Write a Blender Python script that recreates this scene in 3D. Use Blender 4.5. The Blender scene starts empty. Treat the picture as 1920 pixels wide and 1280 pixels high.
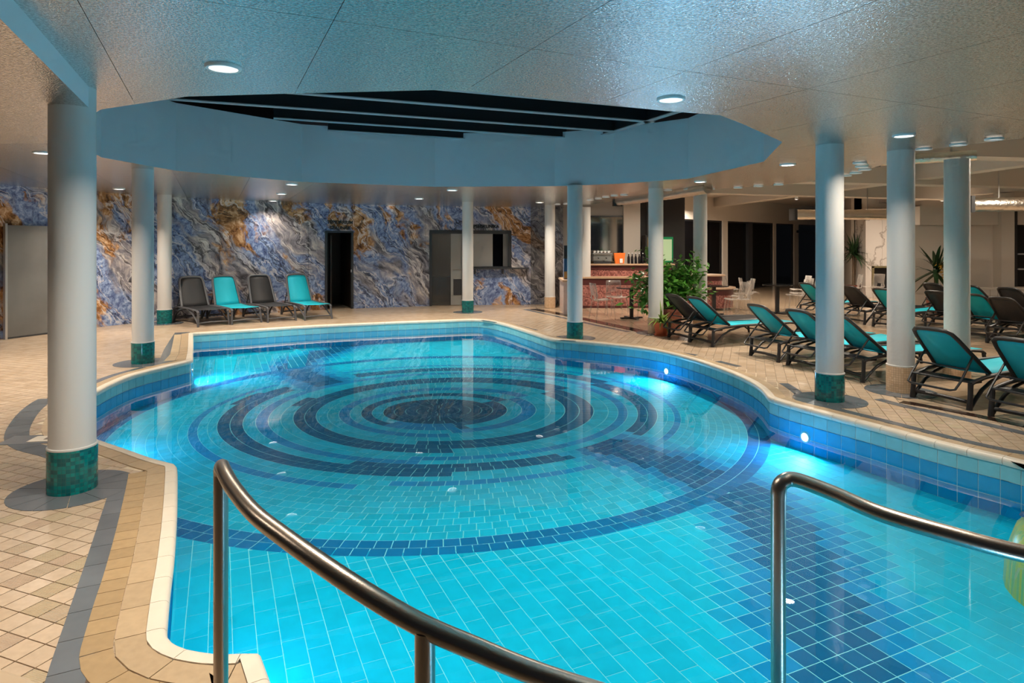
import bpy, bmesh, math, random
import numpy as np
from mathutils import Vector, Matrix
from mathutils.geometry import tessellate_polygon
R = math.radians
random.seed(7); rng = np.random.default_rng(7)
S = bpy.context.scene
C = S.collection

# ------------------------------------------------------------------ camera, world, exposure
CAM_H, F_PX, HOR = 1.70, 1200.0, 460.0
cd = bpy.data.cameras.new('camera'); cam = bpy.data.objects.new('camera', cd); C.objects.link(cam)
cam.location = (0, 0, CAM_H); cam.rotation_euler = (R(90), 0, 0)
cd.sensor_width = 36; cd.lens = F_PX / 1920 * 36; cd.shift_y = -(640 - HOR) / 1920; cd.clip_end = 200
S.camera = cam
w = bpy.data.worlds.new('night'); S.world = w; w.use_nodes = True
w.node_tree.nodes['Background'].inputs[0].default_value = (0.55, 0.62, 0.75, 1)
w.node_tree.nodes['Background'].inputs[1].default_value = 0.03
S.view_settings.view_transform = 'Standard'; S.view_settings.look = 'None'
S.view_settings.gamma = 1; S.view_settings.use_curve_mapping = False
S.view_settings.exposure = 0.1
cy = S.cycles
cy.max_bounces = 6; cy.diffuse_bounces = 3; cy.glossy_bounces = 3; cy.transmission_bounces = 2; cy.transparent_max_bounces = 12
cy.use_adaptive_sampling = True; cy.adaptive_threshold = .1; cy.adaptive_min_samples = 12
WARM, NEUTRAL, POOLC = (1.0, 0.86, 0.70), (1.0, 0.90, 0.78), (0.34, 0.70, 1.0)

def area(name, loc, power, size, col, rot=(0, 0, 0), parent=None, shape='DISK', spread=180):
    ld = bpy.data.lights.new(name, 'AREA'); ld.energy = power; ld.shape = shape; ld.size = size; ld.color = col; ld.spread = R(spread)
    o = bpy.data.objects.new(name, ld); C.objects.link(o); o.location = loc; o.rotation_euler = rot
    if parent: o.parent = parent
    return o

# ------------------------------------------------------------------ helpers
def at(x, y, z=0.0):                    # the point at height z that the photograph shows at pixel x, y
    Y = F_PX * (CAM_H - z) / (y - HOR)
    return ((x - 960) / F_PX * Y, Y)
def px(X, Y, Z): return (960 + F_PX * X / Y, HOR + F_PX * (CAM_H - Z) / Y)

class MB:
    def __init__(s): s.v = []; s.f = []
    def add(s, vs, fs):
        n = len(s.v); s.v += [tuple(p) for p in vs]; s.f += [tuple(i + n for i in f) for f in fs]; return s
    def box(s, c, d, rz=0.0, ry=0.0, rx=0.0):
        m = Matrix.Rotation(rz, 3, 'Z') @ Matrix.Rotation(ry, 3, 'Y') @ Matrix.Rotation(rx, 3, 'X')
        vs = [Vector(c) + m @ Vector((sx * d[0] / 2, sy * d[1] / 2, sz * d[2] / 2)) for sx in (-1, 1) for sy in (-1, 1) for sz in (-1, 1)]
        return s.add(vs, [(0, 1, 3, 2), (4, 6, 7, 5), (0, 4, 5, 1), (2, 3, 7, 6), (0, 2, 6, 4), (1, 5, 7, 3)])
    def bb(s, x0, x1, y0, y1, z0, z1): return s.box(((x0 + x1) / 2, (y0 + y1) / 2, (z0 + z1) / 2), (x1 - x0, y1 - y0, z1 - z0))
    def prism(s, poly, z0, z1):
        n = len(poly); vs = [(p[0], p[1], z0) for p in poly] + [(p[0], p[1], z1) for p in poly]
        return s.add(vs, [tuple(reversed(range(n))), tuple(range(n, 2 * n))] + [(i, (i + 1) % n, n + (i + 1) % n, n + i) for i in range(n)])
    def tube(s, path, r, seg=8, cap=True, flat=1.0):
        P = [Vector(p) for p in path]; n = len(P); rs = r if isinstance(r, (list, tuple)) else [r] * n
        t0 = (P[1] - P[0]).normalized(); up = Vector((0, 0, 1)) if abs(t0.z) < .9 else Vector((0, 1, 0))
        a = t0.cross(up).normalized(); vs = []
        for i in range(n):
            t = (P[min(i + 1, n - 1)] - P[max(i - 1, 0)]).normalized()
            a = (a - t * a.dot(t)).normalized(); b = t.cross(a)
            for k in range(seg):
                th = 2 * math.pi * (k + .5) / seg
                vs.append(P[i] + (a * math.cos(th) + b * math.sin(th) * flat) * rs[i])
        fs = [(i * seg + k, i * seg + (k + 1) % seg, (i + 1) * seg + (k + 1) % seg, (i + 1) * seg + k) for i in range(n - 1) for k in range(seg)]
        if cap: fs += [tuple(reversed(range(seg))), tuple(range((n - 1) * seg, n * seg))]
        return s.add(vs, fs)
    def lathe(s, prof, seg=24, c=(0, 0, 0)):
        n = len(prof); vs = [(c[0] + r * math.cos(2 * math.pi * k / seg), c[1] + r * math.sin(2 * math.pi * k / seg), c[2] + z) for r, z in prof for k in range(seg)]
        fs = [(i * seg + k, i * seg + (k + 1) % seg, (i + 1) * seg + (k + 1) % seg, (i + 1) * seg + k) for i in range(n - 1) for k in range(seg)]
        return s.add(vs, fs)
    def build(s, name, mat, parent=None, smooth=False, loc=None, rz=None, bevel=0):
        me = bpy.data.meshes.new(name); me.from_pydata(s.v, [], s.f); me.update()
        if smooth:
            me.polygons.foreach_set('use_smooth', [True] * len(me.polygons))
            try: me.set_sharp_from_angle(angle=R(42))
            except Exception: pass
        return link(name, me, mat, parent, loc, rz, bevel)
def link(name, me, mat, parent=None, loc=None, rz=None, bevel=0):
    if mat is not None and not me.materials: me.materials.append(mat)
    o = bpy.data.objects.new(name, me); C.objects.link(o)
    if parent: o.parent = parent
    if loc is not None: o.location = loc
    if rz is not None: o.rotation_euler.z = rz
    if bevel:
        b = o.modifiers.new('edge', 'BEVEL'); b.width = bevel; b.segments = 2; b.limit_method = 'ANGLE'
    return o
def tag(o, label=None, cat=None, group=None, kind=None):
    if label: o['label'] = label
    if cat: o['category'] = cat
    if group: o['group'] = group
    if kind: o['kind'] = kind
    return o
def thing(name, label, cat, loc=(0, 0, 0), rz=0.0, group=None):
    o = bpy.data.objects.new(name, None); C.objects.link(o); o.location = loc; o.rotation_euler.z = rz
    o.empty_display_size = .1
    return tag(o, label, cat, group)
def struct(name, label=None):
    o = bpy.data.objects.new(name, None); C.objects.link(o)
    return tag(o, label, None, None, 'structure')
def copy_tree(o, parent=None):
    c = o.copy(); C.objects.link(c); c.parent = parent
    for ch in list(o.children): copy_tree(ch, c)
    return c

# ------------------------------------------------------------------ materials
def newmat(name):
    m = bpy.data.materials.new(name); m.use_nodes = True
    return m, m.node_tree.nodes, m.node_tree.links, m.node_tree.nodes['Principled BSDF']
def mat(name, col, rough=.5, metal=0.0, spec=.5, emit=None, es=0, var=0.0, vs=6.0, bump=0.0, bs=60.0, alpha=1):
    m, N, L, b = newmat(name)
    b.inputs['Base Color'].default_value = (*col, 1); b.inputs['Roughness'].default_value = rough
    b.inputs['Metallic'].default_value = metal; b.inputs['Specular IOR Level'].default_value = spec
    if emit: b.inputs['Emission Color'].default_value = (*emit, 1); b.inputs['Emission Strength'].default_value = es
    tc = N.new('ShaderNodeTexCoord')
    if var:
        n = N.new('ShaderNodeTexNoise'); n.inputs['Scale'].default_value = vs; n.inputs['Detail'].default_value = 4
        L.new(tc.outputs['Object'], n.inputs['Vector'])
        r = N.new('ShaderNodeMapRange'); r.inputs[1].default_value = .25; r.inputs[2].default_value = .75; r.inputs[3].default_value = 1 - var; r.inputs[4].default_value = 1 + var
        L.new(n.outputs['Fac'], r.inputs[0])
        h = N.new('ShaderNodeHueSaturation'); h.inputs['Color'].default_value = (*col, 1); L.new(r.outputs[0], h.inputs['Value']); L.new(h.outputs[0], b.inputs['Base Color'])
    if bump:
        n2 = N.new('ShaderNodeTexNoise'); n2.inputs['Scale'].default_value = bs; L.new(tc.outputs['Object'], n2.inputs['Vector'])
        bp = N.new('ShaderNodeBump'); bp.inputs['Strength'].default_value = bump; bp.inputs['Distance'].default_value = .01
        L.new(n2.outputs['Fac'], bp.inputs['Height']); L.new(bp.outputs[0], b.inputs['Normal'])
    return m
def attrmat(name, rough=.3, spec=.5, var=.06, vs=25.0, ribs=False):     # tile colour is stored with each tile
    m, N, L, b = newmat(name)
    a = N.new('ShaderNodeAttribute'); a.attribute_name = 'col'
    tc = N.new('ShaderNodeNewGeometry')
    n = N.new('ShaderNodeTexNoise'); n.inputs['Scale'].default_value = vs; L.new(tc.outputs['Position'], n.inputs['Vector'])
    r = N.new('ShaderNodeMapRange'); r.inputs[1].default_value = .3; r.inputs[2].default_value = .7; r.inputs[3].default_value = 1 - var; r.inputs[4].default_value = 1 + var
    L.new(n.outputs['Fac'], r.inputs[0])
    h = N.new('ShaderNodeHueSaturation'); L.new(a.outputs['Color'], h.inputs['Color']); L.new(r.outputs[0], h.inputs['Value']); L.new(h.outputs[0], b.inputs['Base Color'])
    b.inputs['Roughness'].default_value = rough; b.inputs['Specular IOR Level'].default_value = spec
    if ribs:
        mp = N.new('ShaderNodeMapping'); mp.inputs['Rotation'].default_value = (0, 0, R(-72)); L.new(tc.outputs['Position'], mp.inputs['Vector'])
        wv = N.new('ShaderNodeTexWave'); wv.inputs['Scale'].default_value = 36; L.new(mp.outputs[0], wv.inputs['Vector'])
        bp = N.new('ShaderNodeBump'); bp.inputs['Strength'].default_value = .7; bp.inputs['Distance'].default_value = .004
        L.new(wv.outputs['Fac'], bp.inputs['Height']); L.new(bp.outputs[0], b.inputs['Normal'])
    return m
def brickmat(name, c1, c2, grout, size, rough=.25, coord='UV', gs=.06, bias=0.0, rowh=1.0, spec=.5):
    m, N, L, b = newmat(name)
    tc = N.new('ShaderNodeTexCoord'); t = N.new('ShaderNodeTexBrick')
    if coord == 'XZ':
        sp_ = N.new('ShaderNodeSeparateXYZ'); cb_ = N.new('ShaderNodeCombineXYZ'); ad_ = N.new('ShaderNodeMath'); L.new(tc.outputs['Object'], sp_.inputs[0]); L.new(sp_.outputs[0], ad_.inputs[0]); L.new(sp_.outputs[1], ad_.inputs[1])
        L.new(ad_.outputs[0], cb_.inputs[0]); L.new(sp_.outputs[2], cb_.inputs[1]); L.new(cb_.outputs[0], t.inputs['Vector'])
    else: L.new(tc.outputs[coord], t.inputs['Vector'])
    t.offset = 0; t.inputs['Color1'].default_value = (*c1, 1); t.inputs['Color2'].default_value = (*c2, 1); t.inputs['Mortar'].default_value = (*grout, 1)
    t.inputs['Scale'].default_value = 1 / size; t.inputs['Mortar Size'].default_value = gs; t.inputs['Mortar Smooth'].default_value = .2
    t.inputs['Bias'].default_value = bias; t.inputs['Brick Width'].default_value = 1; t.inputs['Row Height'].default_value = rowh
    L.new(t.outputs['Color'], b.inputs['Base Color']); b.inputs['Roughness'].default_value = rough; b.inputs['Specular IOR Level'].default_value = spec
    bp = N.new('ShaderNodeBump'); bp.inputs['Strength'].default_value = .4; bp.inputs['Distance'].default_value = .003; bp.invert = True
    L.new(t.outputs['Fac'], bp.inputs['Height']); L.new(bp.outputs[0], b.inputs['Normal'])
    return m

M = {}
M['plaster'] = mat('white_plaster', (.62, .61, .59), .45, bump=.06, bs=18)
M['rough_plaster'] = mat('rough_plaster', (.62, .61, .59), .5, bump=.5, bs=14)
M['wellwall'] = mat('pale_blue_plaster', (.68, .72, .74), .55, var=.02, vs=.7)
M['lounge_white'] = mat('lounge_plaster', (.66, .60, .53), .6)
M['teal_band'] = brickmat('teal_mosaic', (.0, .085, .10), (.0, .24, .235), (.02, .12, .12), .026, .15, gs=.05)
M['tan_band'] = brickmat('tan_mosaic', (.60, .40, .24), (.72, .52, .34), (.45, .30, .18), .026, .4, gs=.07)
M['grout'] = mat('deck_grout', (.20, .15, .10), .8)
M['deck'] = attrmat('beige_deck_tile', .26, .5)
M['deck_rib'] = attrmat('ribbed_deck_tile', .42, .4, ribs=True)
M['nosing'] = mat('ivory_nosing', (.74, .66, .55), .4, var=.05, vs=8)
M['coping'] = attrmat('coping_tile', .45, .4)
M['slate'] = attrmat('grey_slate_tile', .22, .5, .08, 6)
M['drain'] = mat('drain_slot', (.16, .12, .09), .6)
M['pool_tile'] = attrmat('pool_tile', .7, .05, .05, 10)
M['pool_grout'] = mat('pool_grout', (.20, .72, .80), .7)
M['wall_grout'] = mat('pool_wall_grout', (.5, .62, .62), .6)
M['steel'] = mat('brushed_steel', (.40, .34, .29), .3, 1.0, bump=.05, bs=200)
M['dark_steel'] = mat('black_steel', (.02, .02, .022), .4)
M['anthracite'] = mat('anthracite_frame', (.035, .037, .042), .4)
M['lframe'] = mat('lounger_resin', (.022, .021, .023), .42)
M['lframe_grey'] = mat('lounger_grey_metal', (.10, .10, .11), .45)
M['teal_mesh'] = mat('teal_sling', (.0, .52, .66), .65, bump=.15, bs=500)
M['char_mesh'] = mat('charcoal_sling', (.028, .028, .031), .6, bump=.15, bs=500)
M['black_glass'] = mat('night_glass', (.003, .003, .004), .03, spec=.35)
M['frost'] = mat('frosted_glass', (.16, .16, .155), .3, spec=.5, var=.25, vs=1.2)
M['beam'] = mat('grey_beam_flange', (.36, .37, .38), .5)  # paler than the web, pool light on the undersides put into the colour
M['beamweb'] = mat('black_beam_web', (.008, .009, .011), .5)
M['trim_white'] = mat('white_lamp_trim', (.8, .8, .78), .35)
M['lens'] = mat('lamp_lens', (.9, .9, .9), .3, emit=(.85, .92, 1.0), es=.9)
M['lens_edge'] = mat('lamp_glow_ring', (.9, .9, .9), .3, emit=(1, .95, .86), es=5.0)
M['lens_dim'] = mat('dim_lamp_lens', (.6, .58, .55), .3, emit=(1, .9, .8), es=.5)
M['pool_lens'] = mat('pool_lamp_lens', (.9, .9, .9), .3, emit=(.75, .9, 1), es=8.0)
M['wood_top'] = mat('tan_counter_top', (.52, .35, .23), .35, var=.08, vs=5)
M['maroon'] = mat('maroon_bar_trim', (.085, .022, .022), .35)
M['bar_mosaic'] = brickmat('pink_red_mosaic', (.50, .20, .17), (.10, .012, .012), (.40, .2, .17), .034, .3, coord='XZ')
M['terracotta'] = mat('terracotta', (.52, .12, .045), .55, var=.08, vs=12)
M['terracotta_dark'] = mat('dark_terracotta', (.20, .06, .035), .6, var=.08, vs=12)
M['soil'] = mat('soil', (.03, .02, .012), .9)
M['leaf'] = mat('ficus_leaf', (.10, .30, .04), .35, var=.45, vs=9)
M['leaf_dark'] = mat('yucca_leaf', (.022, .06, .02), .4, var=.35, vs=6)
M['leaf_spider'] = mat('spider_leaf', (.22, .34, .06), .45, var=.4, vs=14)
M['bark'] = mat('bark', (.12, .08, .05), .8, var=.2, vs=20)
M['duct'] = mat('silver_duct_foil', (.72, .66, .58), .28, 1.0, bump=1.0, bs=22)
M['white'] = mat('white_ceramic', (.8, .8, .8), .3)
M['orange'] = mat('orange_box', (.75, .17, .02), .5)
M['bottle'] = mat('dark_bottle_glass', (.012, .010, .012), .1)
M['blue_label'] = mat('blue_bottle', (.03, .10, .24), .2)
M['steel_light'] = mat('machine_steel', (.55, .54, .52), .3, .8)
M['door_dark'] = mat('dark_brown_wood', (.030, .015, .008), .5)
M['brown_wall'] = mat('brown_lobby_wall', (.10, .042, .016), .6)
M['ink'] = mat('black_lettering', (.012, .012, .014), .4)
M['grey_wall'] = mat('grey_office_wall', (.45, .43, .40), .6)
M['green_sign'] = mat('green_sign', (.0, .16, .05), .4, emit=(0, .5, .15), es=.15)
M['pale_screen'] = mat('pale_sign_face', (.4, .55, .3), .4, emit=(.6, .8, .5), es=.25)
M['olive'] = mat('olive_panel', (.16, .13, .06), .5)
M['beige_seat'] = mat('beige_stone', (.50, .38, .26), .45)
M['dark_floor'] = mat('dark_brown_granite', (.035, .020, .015), .15)
M['mosaic_fig'] = brickmat('yellow_green_mosaic', (.42, .46, .04), (.10, .38, .16), (.3, .4, .2), .02, .3, coord='Object')
M['ember'] = mat('yellow_flower', (.55, .30, .03), .6)

def glossy_water():
    m, N, L, b = newmat('pool_water'); out = N['Material Output']; N.remove(b)
    tr = N.new('ShaderNodeBsdfTransparent'); tr.inputs[0].default_value = (.93, .985, 1, 1)
    gl = N.new('ShaderNodeBsdfGlossy'); gl.inputs['Roughness'].default_value = .0; gl.inputs[0].default_value = (1, 1, 1, 1)
    g = N.new('ShaderNodeNewGeometry'); mr = N.new('ShaderNodeMapRange'); mr.inputs[3].default_value = 1.33; mr.inputs[4].default_value = 1 / 1.33
    L.new(g.outputs['Backfacing'], mr.inputs[0])
    n = N.new('ShaderNodeTexNoise'); n.inputs['Scale'].default_value = 2.2; n.inputs['Detail'].default_value = 2; L.new(g.outputs['Position'], n.inputs['Vector'])
    bp = N.new('ShaderNodeBump'); bp.inputs['Strength'].default_value = .05; bp.inputs['Distance'].default_value = .02; L.new(n.outputs['Fac'], bp.inputs['Height'])
    L.new(bp.outputs[0], gl.inputs['Normal'])
    fr = N.new('ShaderNodeFresnel'); L.new(mr.outputs[0], fr.inputs['IOR'])
    mx = N.new('ShaderNodeMixShader'); L.new(fr.outputs[0], mx.inputs[0]); L.new(tr.outputs[0], mx.inputs[1]); L.new(gl.outputs[0], mx.inputs[2]); L.new(mx.outputs[0], out.inputs[0])
    return m
M['water'] = glossy_water()
def clear_plastic():
    m, N, L, b = newmat('clear_polycarbonate'); out = N['Material Output']
    b.inputs['Base Color'].default_value = (.7, .65, .6, 1); b.inputs['Roughness'].default_value = .06
    tr = N.new('ShaderNodeBsdfTransparent'); tr.inputs[0].default_value = (.93, .92, .91, 1)
    fr = N.new('ShaderNodeLayerWeight'); fr.inputs[0].default_value = .35
    mr = N.new('ShaderNodeMapRange'); mr.inputs[3].default_value = .07; mr.inputs[4].default_value = .7; L.new(fr.outputs['Facing'], mr.inputs[0])
    mx = N.new('ShaderNodeMixShader'); L.new(mr.outputs[0], mx.inputs[0]); L.new(tr.outputs[0], mx.inputs[1]); L.new(b.outputs[0], mx.inputs[2]); L.new(mx.outputs[0], out.inputs[0])
    return m
M['clear'] = clear_plastic()
def pane_glass():
    m, N, L, b = newmat('tinted_pane'); out = N['Material Output']
    b.inputs['Base Color'].default_value = (.10, .10, .10, 1); b.inputs['Roughness'].default_value = .06
    tr = N.new('ShaderNodeBsdfTransparent'); tr.inputs[0].default_value = (.75, .75, .73, 1)
    mx = N.new('ShaderNodeMixShader'); mx.inputs[0].default_value = .5; L.new(tr.outputs[0], mx.inputs[1]); L.new(b.outputs[0], mx.inputs[2]); L.new(mx.outputs[0], out.inputs[0])
    return m
M['pane'] = pane_glass()
def metal_ceiling():
    m, N, L, b = newmat('hammered_metal_ceiling')
    b.inputs['Metallic'].default_value = 1; b.inputs['Base Color'].default_value = (.80, .78, .75, 1); b.inputs['Roughness'].default_value = .22
    g = N.new('ShaderNodeNewGeometry'); v = N.new('ShaderNodeTexNoise'); v.inputs['Scale'].default_value = 105; v.inputs['Detail'].default_value = 1.5
    L.new(g.outputs['Position'], v.inputs['Vector'])
    bp = N.new('ShaderNodeBump'); bp.inputs['Strength'].default_value = .8; bp.inputs['Distance'].default_value = .0045
    L.new(v.outputs['Fac'], bp.inputs['Height']); L.new(bp.outputs[0], b.inputs['Normal'])
    v2 = N.new('ShaderNodeTexNoise'); v2.inputs['Scale'].default_value = 70; v2.inputs['Detail'].default_value = 3; L.new(g.outputs['Position'], v2.inputs['Vector'])  # light and dark flecks in the base colour paint in the metal's sparkle
    rr_ = N.new('ShaderNodeValToRGB'); e_ = rr_.color_ramp.elements; e_[0].position = .36; e_[0].color = (.50, .48, .45, 1); e_[1].position = .64; e_[1].color = (.98, .96, .93, 1)
    L.new(v2.outputs['Fac'], rr_.inputs[0]); L.new(rr_.outputs[0], b.inputs['Base Color'])
    return m
M['ceil'] = metal_ceiling()
def marble(name, dark=False):
    m, N, L, b = newmat(name)
    tc0 = N.new('ShaderNodeTexCoord'); tc = N.new('ShaderNodeMapping'); tc.inputs['Scale'].default_value = (.72, .72, 1); L.new(tc0.outputs['UV'], tc.inputs['Vector'])
    wn = N.new('ShaderNodeTexNoise'); wn.inputs['Scale'].default_value = 1.3; wn.inputs['Detail'].default_value = 5; L.new(tc.outputs[0], wn.inputs['Vector'])
    sub = N.new('ShaderNodeVectorMath'); sub.operation = 'SUBTRACT'; L.new(wn.outputs['Color'], sub.inputs[0]); sub.inputs[1].default_value = (.5, .5, .5)
    sc = N.new('ShaderNodeVectorMath'); sc.operation = 'SCALE'; sc.inputs['Scale'].default_value = .75; L.new(sub.outputs[0], sc.inputs[0])
    ad = N.new('ShaderNodeVectorMath'); L.new(tc.outputs[0], ad.inputs[0]); L.new(sc.outputs[0], ad.inputs[1])
    rot = N.new('ShaderNodeMapping'); rot.inputs['Rotation'].default_value = (0, 0, R(-40)); L.new(ad.outputs[0], rot.inputs['Vector'])
    def noise(scale, detail, sx, sy, off, rough=.6):
        mp = N.new('ShaderNodeMapping'); mp.inputs['Scale'].default_value = (sx, sy, 1); mp.inputs['Location'].default_value = (off, off * .7, off); L.new(rot.outputs[0], mp.inputs['Vector'])
        n = N.new('ShaderNodeTexNoise'); n.inputs['Scale'].default_value = scale; n.inputs['Detail'].default_value = detail; n.inputs['Roughness'].default_value = rough; L.new(mp.outputs[0], n.inputs['Vector']); return n
    def ramp(src, stops):
        r = N.new('ShaderNodeValToRGB'); e = r.color_ramp.elements
        while len(e) < len(stops): e.new(.5)
        for k, (p, c) in enumerate(stops): e[k].position = p; e[k].color = (*c, 1) if len(c) == 3 else c
        L.new(src, r.inputs[0]); return r
    def mix(f, a, c):
        x = N.new('ShaderNodeMix'); x.data_type = 'RGBA'; L.new(f, x.inputs['Factor']); L.new(a, x.inputs['A']); L.new(c, x.inputs['B']); return x.outputs['Result']
    K = lambda v: (v, v, v)
    fine = noise(14, 6, 1, 1, 3, .75)
    base = ramp(fine.outputs['Fac'], [(.30, (.03, .04, .10)), (.43, (.12, .17, .36)), (.54, (.28, .38, .62)), (.66, (.52, .60, .76))])
    col = base.outputs[0]
    greyc = ramp(noise(3, 7, 3.5, 1, 11).outputs['Fac'], [(.35, (.08, .075, .085)), (.5, (.30, .28, .31)), (.62, (.60, .53, .50)), (.72, (.85, .79, .75))])
    gm = ramp(noise(1.0, 3, 1.5, .42, 21, .5).outputs['Fac'], [(.49, K(0)), (.55, K(1))])
    col = mix(gm.outputs[0], col, greyc.outputs[0])
    orc = ramp(noise(9, 6, 1, 1, 31, .7).outputs['Fac'], [(.36, (.08, .03, .012)), (.5, (.42, .20, .075)), (.62, (.74, .48, .28)), (.7, (.85, .66, .50))])
    om = ramp(noise(1.15, 5, 1.3, .6, 42, .6).outputs['Fac'], [(.545, K(0)), (.585, K(1))])
    col = mix(om.outputs[0], col, orc.outputs[0])
    vein = noise(1.7, 5, 2.0, .3, 53, .55)
    vm = ramp(vein.outputs['Fac'], [(.485, K(0)), (.50, K(.8)), (.515, K(0))])
    wc = N.new('ShaderNodeRGB'); wc.outputs[0].default_value = (.80, .76, .75, 1); col = mix(vm.outputs[0], col, wc.outputs[0])
    dm = ramp(vein.outputs['Fac'], [(.52, K(0)), (.535, K(.85)), (.55, K(0))])
    dc = N.new('ShaderNodeRGB'); dc.outputs[0].default_value = (.03, .025, .025, 1); col = mix(dm.outputs[0], col, dc.outputs[0])
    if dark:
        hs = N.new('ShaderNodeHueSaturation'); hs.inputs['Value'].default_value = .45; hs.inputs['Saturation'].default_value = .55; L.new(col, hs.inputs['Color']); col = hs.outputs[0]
    L.new(col, b.inputs['Base Color']); b.inputs['Roughness'].default_value = .22
    return m
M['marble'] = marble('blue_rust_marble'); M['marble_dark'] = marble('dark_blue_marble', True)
def white_marble():
    m, N, L, b = newmat('white_veined_marble'); tc = N.new('ShaderNodeTexCoord')
    n = N.new('ShaderNodeTexNoise'); n.inputs['Scale'].default_value = .9; n.inputs['Detail'].default_value = 6; L.new(tc.outputs['Object'], n.inputs['Vector'])
    r = N.new('ShaderNodeValToRGB'); e = r.color_ramp.elements; e.new(.5)
    for k, (p, c) in enumerate([(.485, (.60, .55, .51, 1)), (.5, (.28, .24, .21, 1)), (.515, (.60, .55, .51, 1))]): e[k].position = p; e[k].color = c
    L.new(n.outputs['Fac'], r.inputs[0]); L.new(r.outputs[0], b.inputs['Base Color']); b.inputs['Roughness'].default_value = .3
    return m
M['white_marble'] = white_marble()
M['lounge_floor'] = brickmat('tan_stone_floor', (.46, .33, .22), (.52, .39, .27), (.34, .24, .16), .33, .16, coord='Object', gs=.015)
M['white_tile'] = brickmat('white_wall_tile', (.62, .58, .53), (.66, .62, .57), (.25, .2, .17), .2, .3, coord='XZ', gs=.03)

# ------------------------------------------------------------------ pool outline (water edge of the coping, clockwise)
WZ, FZ = -.18, -.46                    # water level, pool floor
runs = [[(-.05, 1.35), (-.6, 1.95), at(478.7, 1228)],
        [at(478.7, 1228), at(430, 1231), at(394, 1230), at(347, 1222), at(323, 1212), at(308, 1201), at(303.5, 1188), at(304.7, 1166), at(311, 1105), at(319, 1044), at(325, 963), at(327, 890), at(325.5, 872)],
        [at(325.5, 872), at(284, 861), at(244, 847), at(203, 833), at(185, 827), (-4.05, 5.83), (-4.5, 6.5), (-4.78, 7.1), at(184, 732), at(211, 718), at(251, 702), at(305, 688), at(347, 678), at(358.6, 675)],
        [at(358.6, 675), (-5.45, 10.9), at(360, 625)],
        [at(360, 625), at(465, 618.5), at(590, 610.7), at(715, 605), at(820, 601), at(880, 599), at(908, 600), at(943, 606.5), at(997, 623), at(1036, 635), at(1080, 639), at(1181, 649), at(1242, 658.5), at(1303, 674), at(1364, 695), at(1404.6, 713), at(1429, 729), at(1443, 745)],
        [at(1443, 745), at(1480, 757), at(1560, 778), at(1642, 799), at(1766, 832), at(1882, 859), at(1917, 868), (4.5, 4.2), (4.8, 3.2), (4.6, 2.2), (3.8, 1.4), (2.4, .95), (.8, .95), (-.05, 1.35)]]
def catmull(p, sub=8):
    out = []; n = len(p)
    for i in range(n - 1):
        p0, p1, p2, p3 = [np.array(p[max(0, min(n - 1, k))]) for k in (i - 1, i, i + 1, i + 2)]
        for t in np.linspace(0, 1, sub, endpoint=False):
            out.append(.5 * (2 * p1 + (p2 - p0) * t + (2 * p0 - 5 * p1 + 4 * p2 - p3) * t * t + (3 * p1 - p0 - 3 * p2 + p3) * t ** 3))
    return out
poly = []
for r_ in runs: poly += catmull(r_, 2 if len(r_) <= 3 else 7)
poly = np.array(poly)
seg = np.linalg.norm(np.roll(poly, -1, 0) - poly, axis=1); poly = poly[seg > 1e-4]
NP = len(poly)
def offset(d, P=poly):
    n = len(P); t = np.roll(P, -1, 0) - np.roll(P, 1, 0); t /= np.linalg.norm(t, axis=1)[:, None]
    e1 = P - np.roll(P, 1, 0); e1 /= np.linalg.norm(e1, axis=1)[:, None]
    c = np.clip((e1 * t).sum(1), .5, 1)
    return P + np.c_[-t[:, 1], t[:, 0]] * (d / c)[:, None]
arc = np.r_[0, np.cumsum(np.linalg.norm(np.roll(poly, -1, 0) - poly, axis=1))]
PER = arc[-1]
def along(Q, s):                       # point on an offset copy of the outline at arc length s of the outline
    s = s % PER; i = min(int(np.searchsorted(arc, s, 'right')) - 1, NP - 1); t = (s - arc[i]) / max(arc[i + 1] - arc[i], 1e-9)
    return Q[i] * (1 - t) + Q[(i + 1) % NP] * t
def inside(P, pts):
    x, y = pts[:, 0], pts[:, 1]; r = np.zeros(len(pts), bool); n = len(P)
    for i in range(n):
        a, b = P[i], P[(i + 1) % n]
        c = ((a[1] > y) != (b[1] > y)); r ^= c & (x < (b[0] - a[0]) * (y - a[1]) / (b[1] - a[1] + 1e-12) + a[0])
    return r
def dist(P, pts, closed=True):
    d = np.full(len(pts), 1e9); n = len(P)
    for i in range(n if closed else n - 1):
        a, b = P[i], P[(i + 1) % n]; ab = b - a; t = np.clip(((pts - a) @ ab) / (ab @ ab + 1e-12), 0, 1)
        d = np.minimum(d, np.hypot(*(pts - a - t[:, None] * ab).T))
    return d
def holed(outer, holes, z, flip=False):
    loops = [[Vector((p[0], p[1], 0)) for p in outer]] + [[Vector((p[0], p[1], 0)) for p in h] for h in holes]
    vs = [(p.x, p.y, z) for l in loops for p in l]; tr = tessellate_polygon(loops); fs = []
    for t in tr:
        a, b, c = [Vector(vs[i]) for i in t]; up = (b - a).cross(c - a).z > 0
        fs.append(tuple(t) if up != flip else (t[0], t[2], t[1]))
    m = MB(); m.v = vs; m.f = fs; return m

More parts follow.
